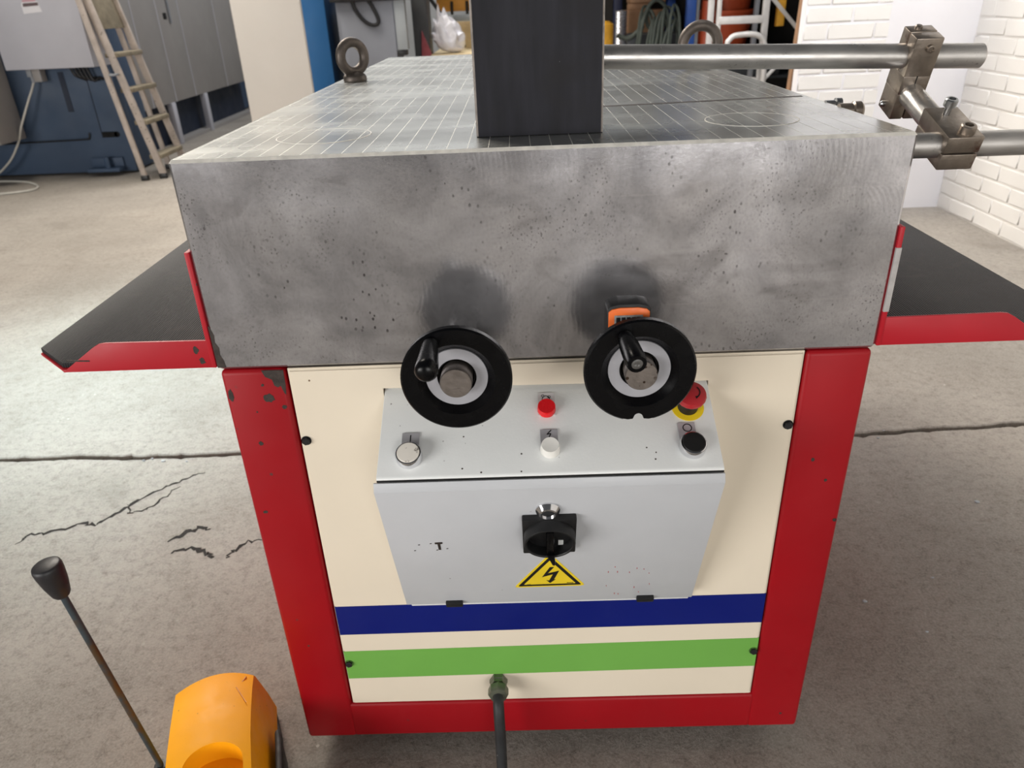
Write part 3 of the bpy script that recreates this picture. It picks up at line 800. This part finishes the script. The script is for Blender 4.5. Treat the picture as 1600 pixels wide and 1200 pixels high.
# digital position indicator behind the right wheel
m = MB(); arch = [(-.0225, .0), (-.0225, .054), (-.0190, .0575), (-.010, .0595), (.010, .0595), (.0190, .0575), (.0225, .054), (.0225, .0)]
m.prism(arch, (.0855, -.0745, .7215), X, Z, Y * .027, bev=.0012); m.cyl((.0955, -.05, .7160), (.0955, -.0005, .7160), .0135)
ind = obj('position_indicator', m, 'blackmat', mach)
m = MB(); m.prism([(a * .93, .006 + b_ * .845) for a, b_ in arch], (.0855, -.0765, .7215), X, Z, Y * .0025, bev=.0006); obj('orange_bezel', m, 'orange', ind)
m = MB(); m.box((.0705, -.0772, .753), (.0995, -.0755, .7700), .0004); obj('counter_window', m, 'display', ind)
for k in range(5):
    m = MB(); m.box((.0723 + k * .0053, -.0776, .7560), (.0763 + k * .0053, -.0768, .7680), .0002); obj('digit_wheel', m, 'bolt', ind)

# cable gland and mains cable
gx, gz = -.0768, .1600
m = MB(); m.lathe([(0, 0), (.0135, 0), (.0135, .006), (.0125, .007), (.0120, .012)], (gx, -.0005, gz), -Y, 6)
m.lathe([(.0105, .010), (.0105, .016), (.0150, .017), (.0150, .027), (.0135, .0295), (.0085, .031), (0, .030)], (gx, -.0005, gz), -Y, 8)
obj('cable_gland', m, 'gland', mach)
pts = spline([(gx, -.026, gz), (gx + .0003, -.040, gz - .004), (gx + .0008, -.049, .138), (gx + .0012, -.056, .09), (gx + .0012, -.068, .035), (gx + .003, -.10, .010), (gx + .006, -.18, .0075), (gx + .03, -.40, .0075), (gx + .05, -.70, .0075)], 8)
m = MB(); m.tube(pts, .0080, 14); obj('mains_cable', m, 'cable', mach)

# ---- stop rods and clamps on the right
ang = math.radians(19); c_ = V((0, math.cos(ang), math.sin(ang))); n_ = V((0, -math.sin(ang), math.cos(ang)))
A0 = V((.4186, .0098, .9168))
RR = .0131
rc = A0 + c_ * .0185 - n_ * .0180
m = MB(); m.cyl((.374, rc.y, rc.z + .0005), (.70, rc.y, rc.z - .001), RR, seg=40, ch=.0015); obj('lower_rod', m, 'rod', mach)
m = MB(); o0 = A0 - n_ * .0370
m.fbox(o0 + n_ * .0190, X * .0368, c_ * .0668, n_ * .0180, .0016)
m.fbox(o0, X * .0368, c_ * .0668, n_ * .0178, .0016)
m.fbox(o0 + X * .0012 + c_ * .0335 + n_ * .010, X * .0344, c_ * .032, n_ * .018)
kb = obj('clamp_block', m, 'clampsteel', mach)
def cap_screw(par, p, d, r, h, gap=0.0, neck=0.0, name='socket_screw', mt='clampsteel'):
    p, d = V(p), V(d).normalized(); m = MB()
    g0 = neck
    prof = [(0, -.004), (neck and r * .58 or r * .9, -.004)]
    if neck: prof += [(r * .58, neck)]
    prof += [(r, neck + .0004), (r, neck + h - .0012), (r - .0012, neck + h), (r * .56, neck + h), (r * .56, neck + h * .45), (0, neck + h * .45)]
    m.lathe(prof, p, d, 30, rfun=lambda i, rr, th: rr * (1 + .02 * math.sin(24 * th)) if abs(rr - r) < 1e-6 else rr)
    o = obj(name, m, mt, par); return o
cap_screw(kb, A0 + X * .0215 + c_ * .0105, n_, .0078, .0085)
cap_screw(kb, A0 + X * .0175 + c_ * .0510, n_ + X * .02, .0066, .0085, neck=.0085, mt='zinc')
P1 = A0 + X * .0180 - n_ * .0180
m = MB(); m.cyl(P1 + c_ * .036, P1 + c_ * .1760, RR, seg=40, ch=.0015); obj('cross_rod', m, 'rod', mach)
Q = P1 + c_ * .1340                       # front face of the tall clamp at the cross rod
hx = .0155; th_ = .0375; up = .0640; dn = .0300
m = MB()
x0 = Q - X * hx
m.fbox(x0 + n_ * .020, X * 2 * hx, n_ * (up - .020), c_ * (th_ / 2 - .0006), .0016)
m.fbox(x0 + n_ * .020 + c_ * (th_ / 2 + .0006), X * 2 * hx, n_ * (up - .020), c_ * (th_ / 2 - .0006), .0016)
m.fbox(x0 + n_ * .0, X * 2 * hx, n_ * .0215, c_ * th_, .0010)
m.fbox(x0 - n_ * dn, X * (hx - .0006), n_ * (dn + .001), c_ * th_, .0016)
m.fbox(Q + X * .0006 - n_ * dn, X * (hx - .0006), n_ * (dn + .001), c_ * th_, .0016)
kc = obj('rod_clamp', m, 'clampsteel', mach)
m = MB(); m.fbox(Q + X * -.0005 + n_ * .0128 - c_ * .0004, X * .001, n_ * .009, c_ * .0008); obj('clamp_slit', m, 'dark', kc)
m = MB(); q0 = Q + X * .002 + n_ * .0535; m.lathe([(0, -.002), (.0042, -.002), (.0042, .0042), (.0030, .0045), (.0028, .003), (0, .003)], q0, -c_, 24); obj('grub_screw', m, 'clampsteel', kc)
m = MB(); m.lathe([(0, -.002), (.0036, -.002), (.0036, .003), (.0022, .005), (0, .0052)], Q - X * hx - n_ * .0215 + c_ * .024, -X, 20); obj('pinch_screw', m, 'zinc', kc)
m = MB(); m.lathe([(0, -.002), (.0042, -.002), (.0042, .003), (.0030, .0042), (0, .0044)], Q + n_ * up + c_ * .027 - X * .004, n_, 20); obj('top_screw', m, 'clampsteel', kc)
U = Q + c_ * (th_ / 2) + n_ * .0370
dr = V((1, 0, -.0335)).normalized()
m = MB(); m.cyl(U - dr * .405, U + dr * .0745, .0134, seg=40, ch=.0018); obj('upper_rod', m, 'rod', mach)
# small knobs on the table's right flank
m = MB(); m.lathe([(0, 0), (.009, 0), (.0095, .003), (.0095, .016), (.0115, .018), (.0115, .026), (.009, .029), (0, .029)], (.379, .200, .9200), X, 24); obj('side_knob', m, 'clampsteel', mach)
m = MB(); m.lathe([(0, 0), (.006, 0), (.006, .012), (.0085, .013), (.0085, .020), (0, .021)], (.379, .245, .922), X, 24); obj('side_knob', m, 'zinc', mach)

# ------------------------------------------------------------------ upright steel bar on the table
bx = MB(); b = bmesh.new(); bmesh.ops.create_cube(b, size=1.0)
for v in b.verts: v.co = V((.0022 + v.co.x * .1385, .068 + (v.co.y + .5) * .075, ZT + .0008 + (v.co.z + .5) * .42))
r = bmesh.ops.bevel(b, geom=[e for e in b.edges if abs(e.verts[0].co.z - e.verts[1].co.z) > .1], offset=.0024, segments=3, affect='EDGES')
bev = set(r['faces'])
for f in b.faces: f.material_index = 1 if f in bev else 0
bx.add(b, None)
tag(obj('steel_upright', bx, ['scale', 'barwear'], None), 'black upright steel block standing on the scribed table near its front edge', 'steel bar')

# ------------------------------------------------------------------ foot pedal with carrying rod
fp = thing('foot_pedal', 'yellow hooded foot pedal with a black-knobbed rod, on the concrete beside the red frame', 'foot switch', (-.50, -.03, 0))
yaw = math.radians(17); fu = V((math.cos(yaw), math.sin(yaw), 0)); fv = V((-fu.y, fu.x, 0))   # fu: across, fv: to the back
fo = V((-.521, .030, 0))
def FP(a, b_, z): return fo + fu * a + fv * b_ + Z * z
def cut(mb_body, cutters):
    # carve pockets out of a closed body (temporary meshes, removed at once)
    tmp = []
    def mk(mb):
        me = bpy.data.meshes.new('t'); mb.bm.to_mesh(me); mb.bm.free(); o = bpy.data.objects.new('t', me); COL.objects.link(o); tmp.append(o); return o
    body = mk(mb_body)
    for c in cutters:
        o = mk(c); md = body.modifiers.new('b', 'BOOLEAN'); md.operation = 'DIFFERENCE'; md.object = o; md.solver = 'EXACT'
    dg = bpy.context.evaluated_depsgraph_get(); me = bpy.data.meshes.new_from_object(body.evaluated_get(dg))
    r = MB(); r.bm.from_mesh(me); bpy.data.meshes.remove(me)
    for o in tmp:
        d = o.data; bpy.data.objects.remove(o); bpy.data.meshes.remove(d)
    return r
prof = [(.030, .014), (.022, .060), (.004, .122), (.000, .1285), (-.004, .1300), (-.030, .1350), (-.070, .1395), (-.120, .1410), (-.180, .1350), (-.235, .118), (-.245, .100), (-.250, .014)]
na = 16; bm_ = bmesh.new(); rows = []
for (py, pz) in prof:
    row = []
    half = .0560 + .0190 * (1 - pz / .142)
    for k in range(na + 1):
        t = -1 + 2 * k / na; cr = 1 - t * t
        sag = cr * .007 if pz > .11 else 0
        row.append(bm_.verts.new(FP(t * half, py + cr * .014 * max(0.0, 1 + py / .12), pz + sag)))
    rows.append(row)
for A, B in zip(rows, rows[1:]):
    for k in range(na): bm_.faces.new((A[k], A[k + 1], B[k + 1], B[k]))
for A in (0, na): bm_.faces.new([r_[A] for r_ in rows])
bm_.faces.new(rows[0] + list(reversed(rows[-1])))
bmesh.ops.recalc_face_normals(bm_, faces=bm_.faces); bmesh.ops.triangulate(bm_, faces=[f for f in bm_.faces if len(f.verts) > 4])
hood_ = MB(); hood_.bm.from_mesh((lambda me: (bm_.to_mesh(me), me)[1])(bpy.data.meshes.new('t'))); bm_.free()
arch_ = [(.0405 * math.cos(math.pi * k / 20) * (1.0 if k < 10 else 1.0) + .006, -.160 + .036 * math.sin(math.pi * k / 20) ** .8) for k in range(21)] + [(-.0345, -.30), (.0465, -.30)]
arch_ = arch_[:21] + [arch_[21], arch_[22]]
c1 = MB(); c1.prism(arch_, fo + Z * .112, fu, fv, Z * .08)
c2 = MB(); c2.prism([(.0480, -.0070), (.0330, -.0290), (.0530, -.0700), (.0545, -.0100)], fo + Z * .1345, fu, fv, Z * .02 )
hood = obj('pedal_hood', cut(hood_, [c1]), 'pedal', fp, 30)
m = MB(); m.prism([(.0470, -.0050), (.0335, -.0260), (.0345, -.0265), (.0482, -.0058)], FP(0, 0, .1338), fu, fv, Z * .0026); m.prism([(.0335, -.0260), (.0500, -.0640), (.0505, -.0636), (.0347, -.0258)], FP(0, 0, .1365), fu, (fv + Z * -.10), Z * .0012)
obj('hood_crease', m, 'pedaldark', fp)
m = MB(); m.prism([(-.080, -.255), (.082, -.255), (.082, -.10), (.080, -.03), (.072, .024), (-.070, .024), (-.078, -.03)], fo, fu, fv, Z * .014, bev=.003); obj('pedal_base', m, 'blackmat', fp)
m = MB(); m.prism([(.0770, -.200), (.0770, -.062), (.0830, -.058), (.0875, -.085), (.0880, -.2)], fo + Z * .012, fu, fv, Z * .055, bev=.003); obj('side_bumper', m, 'blackmat', fp)
k0, k1 = V((-.6387, -.0431, .3899)), V((-.6060, -.0318, .0199))
dk = (k0 - k1).normalized()
m = MB(); m.cyl(k1, k0 + dk * .01, .0046, seg=16); obj('carry_rod', m, 'rustrod', fp)
m = MB(); m.lathe([(0, -.002), (.0090, -.002), (.0115, .002), (.0155, .020), (.0178, .038), (.0182, .046), (.0172, .0500), (.0150, .0515), (0, .0520)], k0, dk, 40); obj('rod_knob', m, 'knob', fp, 50)
m = MB(); m.lathe([(0, 0), (.010, 0), (.010, .012), (0, .013)], k1 - dk * .004, dk, 16); obj('rod_socket', m, 'bolt', fp)

# ------------------------------------------------------------------ background, left: large blue and grey machine
bmch = thing('industrial_machine', 'large blue and grey workshop machine behind the stepladder', 'machine', (-4.2, 6.5, 0))
m = MB(); m.box((-6.5, 4.95, .015), (-2.912, 5.05, 1.4), .004); m.box((-6.5, 5.05, .015), (-3.30, 9.0, 1.7)); m.box((-3.32, 5.05, .015), (-2.93, 5.35, 1.0), .004)
obj('machine_base', m, 'machblue', bmch)
m = MB(); m.box((-3.10, 4.944, .262), (-2.985, 4.952, .302), .003); m.cyl((-2.99, 4.948, .282), (-2.99, 4.944, .282), .02); obj('base_slot', m, 'dark', bmch)
m = MB(); m.box((-3.105, 4.946, .26), (-3.10, 4.951, .72)); m.box((-3.30, 4.946, .45), (-3.26, 4.951, .72)); obj('base_seam', m, 'machnavy', bmch)
m = MB(); m.tube(spline([(-3.19, 4.94, .30), (-3.20, 4.938, .265), (-3.25, 4.938, .255), (-3.7, 4.938, .248), (-4.3, 4.938, .24)], 5), .006, 8); obj('base_wire', m, 'bolt', bmch)
m = MB(); m.box((-3.23, 4.84, .03), (-2.99, 4.95, .055), .004); m.box((-3.23, 4.93, .05), (-2.99, 4.95, .12), .003); m.cyl((-3.09, 4.89, .05), (-3.09, 4.89, .13), .022, seg=6); obj('base_foot', m, ['machblue'], bmch)
m = MB(); m.box((-3.505, 4.70, .757), (-2.892, 4.945, 1.45), .004); eb = obj('electrical_box', m, 'machgrey', bmch)
m = MB(); m.prism([(-3.262, 1.095), (-3.137, 1.104), (-3.150, 1.166), (-3.252, 1.166), (-3.262, 1.150)], (0, 4.6985, 0), X, Z, Y * .002); lb = obj('label_plate', m, 'label', eb)
m = MB(); m.prism([(-3.252, 1.137), (-3.148, 1.142), (-3.150, 1.160), (-3.250, 1.157)], (0, 4.6975, 0), X, Z, Y * .002); obj('label_bar', m, 'labelbar', eb)
m = MB(); m.prism([(-3.250, 1.164), (-3.160, 1.167), (-3.163, 1.180), (-3.247, 1.178)], (0, 4.6975, 0), X, Z, Y * .002); obj('label_band', m, 'labelred', eb)
m = MB(); m.box((-3.47, 4.86, .70), (-3.435, 4.92, .757), .003, 0); m.box((-3.432, 4.86, .665), (-3.372, 4.93, .757), .004, 1); m.cyl((-3.452, 4.89, .70), (-3.452, 4.89, .66), .014, mi=0); obj('plug_socket', m, ['racksteel', 'machdark'], bmch)
m = MB(); m.tube(spline([(-3.452, 4.89, .67), (-3.47, 4.87, .62), (-3.52, 4.85, .53), (-3.60, 4.82, .38), (-3.66, 4.82, .27), (-3.78, 4.82, .13), (-3.95, 4.82, .03), (-4.2, 4.8, .01)], 7), .0075, 8); obj('mains_lead', m, 'pvc', bmch)
m = MB()
for k in range(5): m.tube(spline([(-3.17 + k * .028, 4.90, .757), (-3.15 + k * .03, 4.90, .70 - .01 * k), (-3.12 + k * .03, 4.93, .675), (-3.10 + k * .03, 4.95, .66)], 4), .010, 8)
obj('conduit_bundle', m, 'bolt', bmch)
m = MB(); m.box((-4.6, 4.6, .285), (-3.645, 4.91, .855), .004); obj('side_cabinet', m, 'machdark', bmch)
# row of tall sheet panels receding along the side
ys = [5.08, 5.45, 5.89, 6.37, 6.84, 7.73, 8.30]
for a, b_ in zip(ys, ys[1:]):
    m = MB(); m.box((-3.14, a + .006, .352), (-3.10, b_ - .006, 1.75), .003); pn = obj('cabinet_panel', m, 'machdark', bmch)
    if a == 6.37:
        m = MB(); m.tube([(-3.092, 6.60, 1.30), (-3.092, 6.60, .985)], .012, 10); obj('panel_handle', m, 'racksteel', pn)
        m = MB(); m.box((-3.102, 6.48, 1.02), (-3.096, 6.55, 1.07), .002); obj('panel_latch', m, 'dark', pn)
for y in ys[1:-1]:
    m = MB(); m.box((-3.112, y - .006, .352), (-3.099, y + .006, 1.75)); obj('panel_seam', m, 'machgrey', bmch)
m = MB(); m.box((-3.30, 5.06, .345), (-3.14, 8.3, 1.75)); obj('cabinet_core', m, 'machnavy', bmch)
for y in (6.27, 7.05):
    m = MB(); m.box((-3.14, y - .04, 0), (-3.09, y + .04, .352), .004); obj('cabinet_leg', m, 'machgrey', bmch)
m = MB(); m.box((-3.30, 5.4, .0), (-3.20, 8.4, .34)); obj('plinth', m, 'machnavy', bmch)
m = MB(); m.box((-3.20, 6.3, .0), (-3.10, 8.4, .03)); obj('plinth_step', m, 'machdark', bmch)
# coil of white lead on the floor
m = MB(); m.tube(spline([(-4.3, 4.76, .008), (-3.86, 4.767, .008), (-3.63, 4.706, .008), (-3.46, 4.56, .008), (-3.41, 4.42, .008), (-3.58, 4.32, .008), (-3.9, 4.28, .008), (-4.3, 4.30, .008)], 8), .0075, 8)
tag(obj('floor_lead', m, 'pvc'), 'pale cable looped on the floor before the blue machine base', 'cable')

# stepladder leaning by the blue machine
ld = thing('stepladder', 'stained alloy stepladder with narrow treads leaning beside the blue machine base', 'ladder', (-2.65, 4.9, 0))
def rail(p0, p1, w, d, name='rail', mt='ladderpaint'):
    p0, p1 = V(p0), V(p1); a = p1 - p0; u = Y * d; v = a.cross(Y).normalized() * w
    m = MB(); m.fbox(p0 - u / 2 - v / 2, u, a, v, .003); return obj(name, m, mt, ld)
ft = []
top = 1.95
def lean(x0, z, k): return x0 + k * z
rail((-2.713, 4.64, .03), (lean(-2.713, top, -.1155), 4.64, top), .036, .022)
rail((-2.603, 4.70, .03), (lean(-2.603, top, -.190), 4.70, top), .046, .026)
rail((-2.603, 5.10, .03), (lean(-2.603, top, -.190), 5.06, top), .046, .026)
rail((-2.713, 5.06, .03), (lean(-2.713, top, -.1155), 5.02, top), .036, .022)
for (x, y) in ((-2.713, 4.64), (-2.603, 4.70), (-2.603, 5.10), (-2.713, 5.06)):
    m = MB(); m.box((x - .025, y - .018, 0), (x + .025, y + .018, .036), .004); obj('rubber_foot', m, 'bolt', ld)
for z in (.15, .385, .60, .825):
    xx = lean(-2.603, z, -.19); m = MB(); m.box((xx - .045, 4.708, z - .014), (xx + .045, 5.088, z + .014), .003); obj('tread', m, 'tread', ld)
m = MB(); p = V((lean(-2.603, 1.0, -.19) - .01, 4.715, .985)); m.fbox(p, Y * .355, V((-.19, 0, 1)).normalized() * .33, X * .012, .002); obj('platform', m, 'tread', ld)
m = MB(); m.box((-2.80, 4.63, .70), (-2.73, 4.705, .712), .002); obj('hinge_stay', m, 'racksteel', ld)

# white sheet, blue column, grey cabinet
m = MB(); m.box((-1.818, 4.50, .0), (-1.374, 4.54, 1.95), .003)
tag(obj('white_board', m, 'white'), 'tall plain white board standing beyond the left table edge', 'board')
bc = thing('blue_column', 'bright blue steel column between white board and grey cabinet', 'column', (-1.52, 5.8, 0))
m = MB(); m.box((-1.70, 5.50, 0), (-1.449, 5.52, 2.0), .003); obj('front_plate', m, 'colblue', bc)
m = MB(); m.box((-1.70, 5.52, 0), (-1.449, 6.35, 2.0), .003); obj('column_body', m, 'colnavy', bc)
gc = thing('grey_cabinet', 'grey steel cabinet with pale right edge, behind the left eye bolt', 'cabinet', (-1.1, 5.8, 0))
m = MB(); m.box((-1.37, 5.53, .74), (-.90, 6.0, 1.098), .004); m.box((-1.37, 5.53, .12), (-.95, 6.0, .74), .004); obj('cabinet_body', m, 'cabgrey', gc)
m = MB(); m.box((-1.345, 5.52, .14), (-.935, 5.532, 1.085), .002); obj('cabinet_door', m, 'cabgrey', gc)
m = MB(); m.box((-.925, 5.515, .745), (-.845, 5.60, 1.09), .004); obj('pale_post', m, 'cabpale', gc)
m = MB(); m.box((-1.40, 5.48, 1.090), (-.80, 6.0, 1.112), .003); obj('cabinet_lid', m, 'bolt', gc)
m = MB(); m.box((-1.35, 5.54, 0), (-.86, 6.0, .12), .004); obj('cabinet_plinth', m, 'cabdark', gc)
m = MB(); m.box((-.93, 5.53, .705), (-.86, 5.62, .745), .003); obj('cabinet_foot', m, 'bolt', gc)
m = MB(); m.tube(spline([(-1.24, 5.505, 1.12), (-1.215, 5.505, 1.03), (-1.15, 5.505, .95), (-1.085, 5.505, .925), (-1.05, 5.505, .955), (-1.08, 5.505, 1.04), (-1.13, 5.505, 1.12)], 8), .014, 10)
tag(obj('hanging_cable', m, 'bolt'), 'dark cable loop hanging over the front of the grey cabinet', 'cable')

# bench with bag, tool board and rod
dk_ = thing('dark_cabinet', 'dark grey cabinet standing right of the grey steel cabinet', 'cabinet', (-.72, 6.4, 0))
m = MB(); m.box((-.86, 6.05, 0), (-.735, 6.36, 1.6), .004); obj('cabinet_body', m, 'cabdark', dk_)
m = MB(); m.box((-.852, 6.04, .2), (-.742, 6.052, 1.5), .003); obj('cabinet_door', m, 'cabdark', dk_)
wk = thing('workbench', 'pale timber workbench carrying a white plastic bag', 'workbench', (-.2, 6.5, 0))
m = MB(); m.box((-.72, 5.98, .635), (.95, 6.75, .675), .004); obj('bench_top', m, 'wood', wk)
for x in (-.66, .88):
    for y in (6.02, 6.68):
        m = MB(); m.box((x - .03, y - .03, 0), (x + .03, y + .03, .635), .003); obj('leg', m, 'wood', wk)
m = MB(); m.box((-.66, 6.72, .675), (.6, 6.74, .90), .003); obj('back_board', m, 'wood', wk)
tb = thing('tool_board', 'ochre slotted tool board above the timber workbench', 'tool board', (-.25, 6.66, .9))
m = MB(); m.box((-.70, 6.60, .985), (.30, 6.66, 1.16), .004); obj('board', m, 'ochre', tb)
m = MB(); m.box((-.75, 6.55, 1.135), (.30, 6.62, 1.165), .003); obj('top_rail', m, 'racksteel', tb)
m = MB(); m.box((-.56, 6.56, .905), (.30, 6.60, .955), .003); obj('white_rail', m, 'cabpale', tb)
for x in (-.565, -.43, -.385, -.34):
    m = MB(); m.tube(spline([(x, 6.60, 1.06), (x, 6.585, 1.03), (x, 6.575, .985), (x, 6.585, .965)], 4), .013, 8); obj('hook', m, 'hooks', tb)
m = MB(); b = bmesh.new(); bmesh.ops.create_icosphere(b, subdivisions=4, radius=1.0)
rb = random.Random(3)
for v in b.verts:
    q = v.co.copy(); f = 1 + .30 * mnoise.noise(q * 2.2) + .16 * mnoise.noise(q * 6.0)
    tz = (q.z + 1) / 2
    w = .185 * (1 - .70 * tz ** .9) * f
    v.co = V((-.585 + q.x * w + .11 * (.5 - tz) , 6.12 + q.y * w * .8, .676 + max(0, tz * f) * .31))
m.add(b, 0); tag(obj('plastic_bag', m, 'bag', None, 60), 'crumpled white plastic bag on the timber workbench', 'bag')
m = MB(); m.prism([(-.80, .675), (-.715, .675), (-.785, .86)], (0, 6.00, 0), X, Z, Y * .03, bev=.003)
m.box((-.80, 5.995, .0), (-.725, 6.03, .676), .003)
tag(obj('pink_panel', m, 'pink'), 'dusty pink offcut propped against the workbench end', 'panel')
m = MB(); m.cyl((-.855, 6.42, 1.26), (-.46, 6.45, .700), .016, seg=12)
tag(obj('steel_bar', m, 'bolt'), 'dark steel bar leaning behind the white plastic bag', 'bar')

# ------------------------------------------------------------------ background, right: storage rack, ladder, tubs
rk = thing('storage_rack', 'blue steel storage rack with dark shelves, right of the upright', 'rack', (1.0, 5.3, 0))
for (x, y, mt) in ((1.215, 5.0, 'rackblue'), (.80, 5.75, 'racknavy'), (1.215, 5.75, 'rackblue'), (2.6, 5.0, 'rackblue')):
    m = MB(); m.box((x - .032, y - .03, 0), (x + .032, y + .03, 2.1), .004); obj('post', m, mt, rk)
m = MB(); m.box((1.249, 4.985, 0), (1.274, 5.03, 2.1), .003); obj('post_edge', m, 'racksteel', rk)
for z in (.50, 1.55):
    m = MB(); m.box((.70, 5.03, z - .02), (2.64, 5.80, z), .003); obj('shelf', m, 'bin', rk)
m = MB(); m.box((.4, 5.82, 0), (2.7, 5.84, 2.1)); obj('rack_shade_back', m, 'rackshade', rk)  # added dark sheet, stands in for the unlit space behind the shelves
m = MB(); m.box((.28, 4.2, 1.50), (2.7, 5.84, 1.54)); obj('shade_deck', m, 'rackshade', rk)  # added out of view to block overhead light from the rack
m = MB(); m.box((2.66, 3.5, 0), (2.7, 5.84, 2.1)); obj('rack_shade_side', m, 'rackshade', rk)  # side of the added dark enclosure that keeps the rack in shade
# foil duct
m = MB(); n = 60
m.lathe([(0, 0)] + [(.040 + (.004 if k % 2 else 0), k * .0077) for k in range(n)] + [(0, n * .0077)], (.765, 5.25, .502), Z, 28)
tag(obj('foil_duct', m, 'foil', None, 20), 'crinkled silver foil duct standing on the rack shelf', 'duct')
m = MB(); m.lathe([(0, 0), (.075, 0), (.080, .01), (.080, .09), (.072, .11), (.080, .13), (.080, .29), (.05, .31), (0, .31)], (.600, 5.0, .59), Z, 28)
m.lathe([(0, 0), (.085, 0), (.085, .585), (0, .585)], (.600, 5.0, .0), Z, 20)
tag(obj('yellow_drum', m, 'drum'), 'ochre yellow drum partly hidden behind the upright', 'drum')
# grey bin with hoses draped over
m = MB(); m.prism([(-.18, 0), (.18, 0), (.20, .30), (-.20, .30)], (1.0, 5.10, .501), X, Z, Y * .34, bev=.008)
tag(obj('grey_bin', m, 'bin'), 'dark grey plastic bin under the draped hoses', 'bin')
rh = random.Random(11)
for k in range(11):
    x0 = .90 + k * .018 + rh.uniform(-.02, .02); w = rh.uniform(.03, .09); h = .82 + rh.uniform(0, .10); yy = 5.06 - .023 * k
    pts = [(x0 - w - rh.uniform(.02, .10), yy - .03, .54 + rh.uniform(0, .05)), (x0 - w * .8, yy - .02, .70), (x0 - w * .4, yy - .015, h), (x0 + w * .2, yy + .02, h + .07), (x0 + w * .8, yy - .01, h - .02), (x0 + w, yy - .03, .66 + rh.uniform(-.06, .08))]
    m = MB(); m.tube(spline(pts, 6), .0105, 7)
    tag(obj('hose', m, 'hose'), 'grey green hose draped over the dark grey bin', 'hose', 'hoses hung over the bin')
m = MB(); m.tube(spline([(.93, 5.06, .86), (.92, 5.05, .96), (.98, 5.05, 1.02), (1.05, 5.05, .97), (1.06, 5.06, .88), (.99, 5.05, .83)], 7, True), .014, 8, closed=True)
tag(obj('hose_coil', m, 'hose'), 'loop of grey green hose standing above the other hoses', 'hose')
m = MB(); m.tube(spline([(.72, 5.12, .80), (.80, 5.10, .78), (.86, 5.08, .82), (.90, 5.07, .86)], 6), .016, 8)
tag(obj('loose_hose', m, 'hose'), 'short pale hose reaching from the foil duct to the coil', 'hose')
m = MB(); m.box((.86, 5.43, 1.0), (1.12, 5.70, 1.3), .01); m.box((.85, 5.45, .95), (1.0, 5.6, 1.0), .01)
m.box((.84, 5.44, .502), (1.12, 5.71, .955), .01)
tag(obj('cardboard_stack', m, 'brownboard'), 'shadowy brown carton stack at the back of the rack', 'carton')
# orange red tubs
def tub(x, y, z, r0, r1, h, label):
    m = MB(); m.lathe([(0, 0), (r0, 0), (r0 + (r1 - r0) * .9, h * .9), (r1 * 1.06, h * .91), (r1 * 1.06, h), (r1 * .97, h), (r1 * .93, h * .92), (r0 * .95, .01), (0, .01)], (x, y, z), Z, 40)
    tag(obj('plastic_tub', m, 'terracotta'), label, 'tub', 'orange red tubs on the rack')
tub(1.50, 5.30, .70, .195, .235, .235, 'lower orange red tub seen through the second ladder')
tub(1.55, 5.35, .935, .165, .205, .25, 'upper orange red tub stacked on the other')
m = MB(); m.box((1.29, 5.05, .501), (1.90, 5.55, .698), .01); tag(obj('dark_crate', m, 'bin'), 'dark crate carrying the orange red tubs', 'crate')
m = MB(); m.cyl((1.345, 5.05, .72), (1.345, 5.05, 1.0), .045, seg=20); m.cyl((1.345, 5.05, .70), (1.345, 5.05, .72), .06, seg=20)
tag(obj('red_canister', m, 'terracotta'), 'narrow red canister beside the blue rack post', 'canister')
# second stepladder
l2 = thing('stepladder', 'bright aluminium stepladder in front of the orange red tubs', 'ladder', (1.29, 4.0, 0))
def rail2(p0, p1, w, d, name='rail'):
    p0, p1 = V(p0), V(p1); a = p1 - p0; u = X * w; v = a.cross(X).normalized() * d
    m = MB(); m.fbox(p0 - u / 2 - v / 2, u, a, v, .003); return obj(name, m, 'aluminium', l2)
rail2((1.128, 4.0, 0), (1.110, 4.02, 1.9), .034, .022); rail2((1.176, 3.985, 0), (1.153, 4.02, 1.9), .026, .022)
rail2((1.447, 4.0, 0), (1.425, 4.02, 1.9), .038, .022)
for z in (.25, .57, .905, 1.23, 1.55):
    m = MB(); m.box((1.165, 3.985, z - .020), (1.420, 4.055, z + .020), .003); obj('step', m, 'aluminium', l2)
rail2((1.425, 4.03, 1.06), (1.69, 4.10, .815), .032, .02, 'stay'); rail2((1.46, 4.03, .56), (1.62, 4.10, .70), .030, .02, 'stay')
m = MB(); m.tube(spline([(1.20, 3.90, .0), (1.20, 3.90, .70), (1.215, 3.90, .81), (1.28, 3.90, .832), (1.37, 3.90, .826), (1.415, 3.90, .78), (1.43, 3.90, .66), (1.43, 3.90, .0)], 8), .015, 12)
tag(obj('tube_frame', m, 'aluminium'), 'bent pale tube frame standing before the aluminium ladder', 'frame')
m = MB(); m.box((1.687, 4.58, .84), (1.737, 4.62, 1.4985), .004)
tag(obj('yellow_bar', m, 'drum'), 'dim yellow bar hanging in the shade behind the leaning timber', 'bar')
m = MB(); m.box((1.535, 4.56, 0), (1.562, 4.60, 1.4), .003); tag(obj('steel_post', m, 'racksteel'), 'dim grey post between tubs and ladder rail', 'post')
m = MB(); m.box((1.86, 4.40, 0), (2.5, 4.44, 1.4), .003)
tag(obj('brown_sheet', m, 'brownboard'), 'shaded brown sheet standing in the corner behind the timber', 'sheet')
m = MB(); p0, p1 = V((1.365, 3.24, .0)), V((1.416, 3.25, 1.6))
m.fbox(p0 - X * .020, X * .042, p1 - p0, Y * .05, .004)
tag(obj('timber_board', m, 'brownboard'), 'long brown timber leaning at the end of the white brick wall', 'timber')
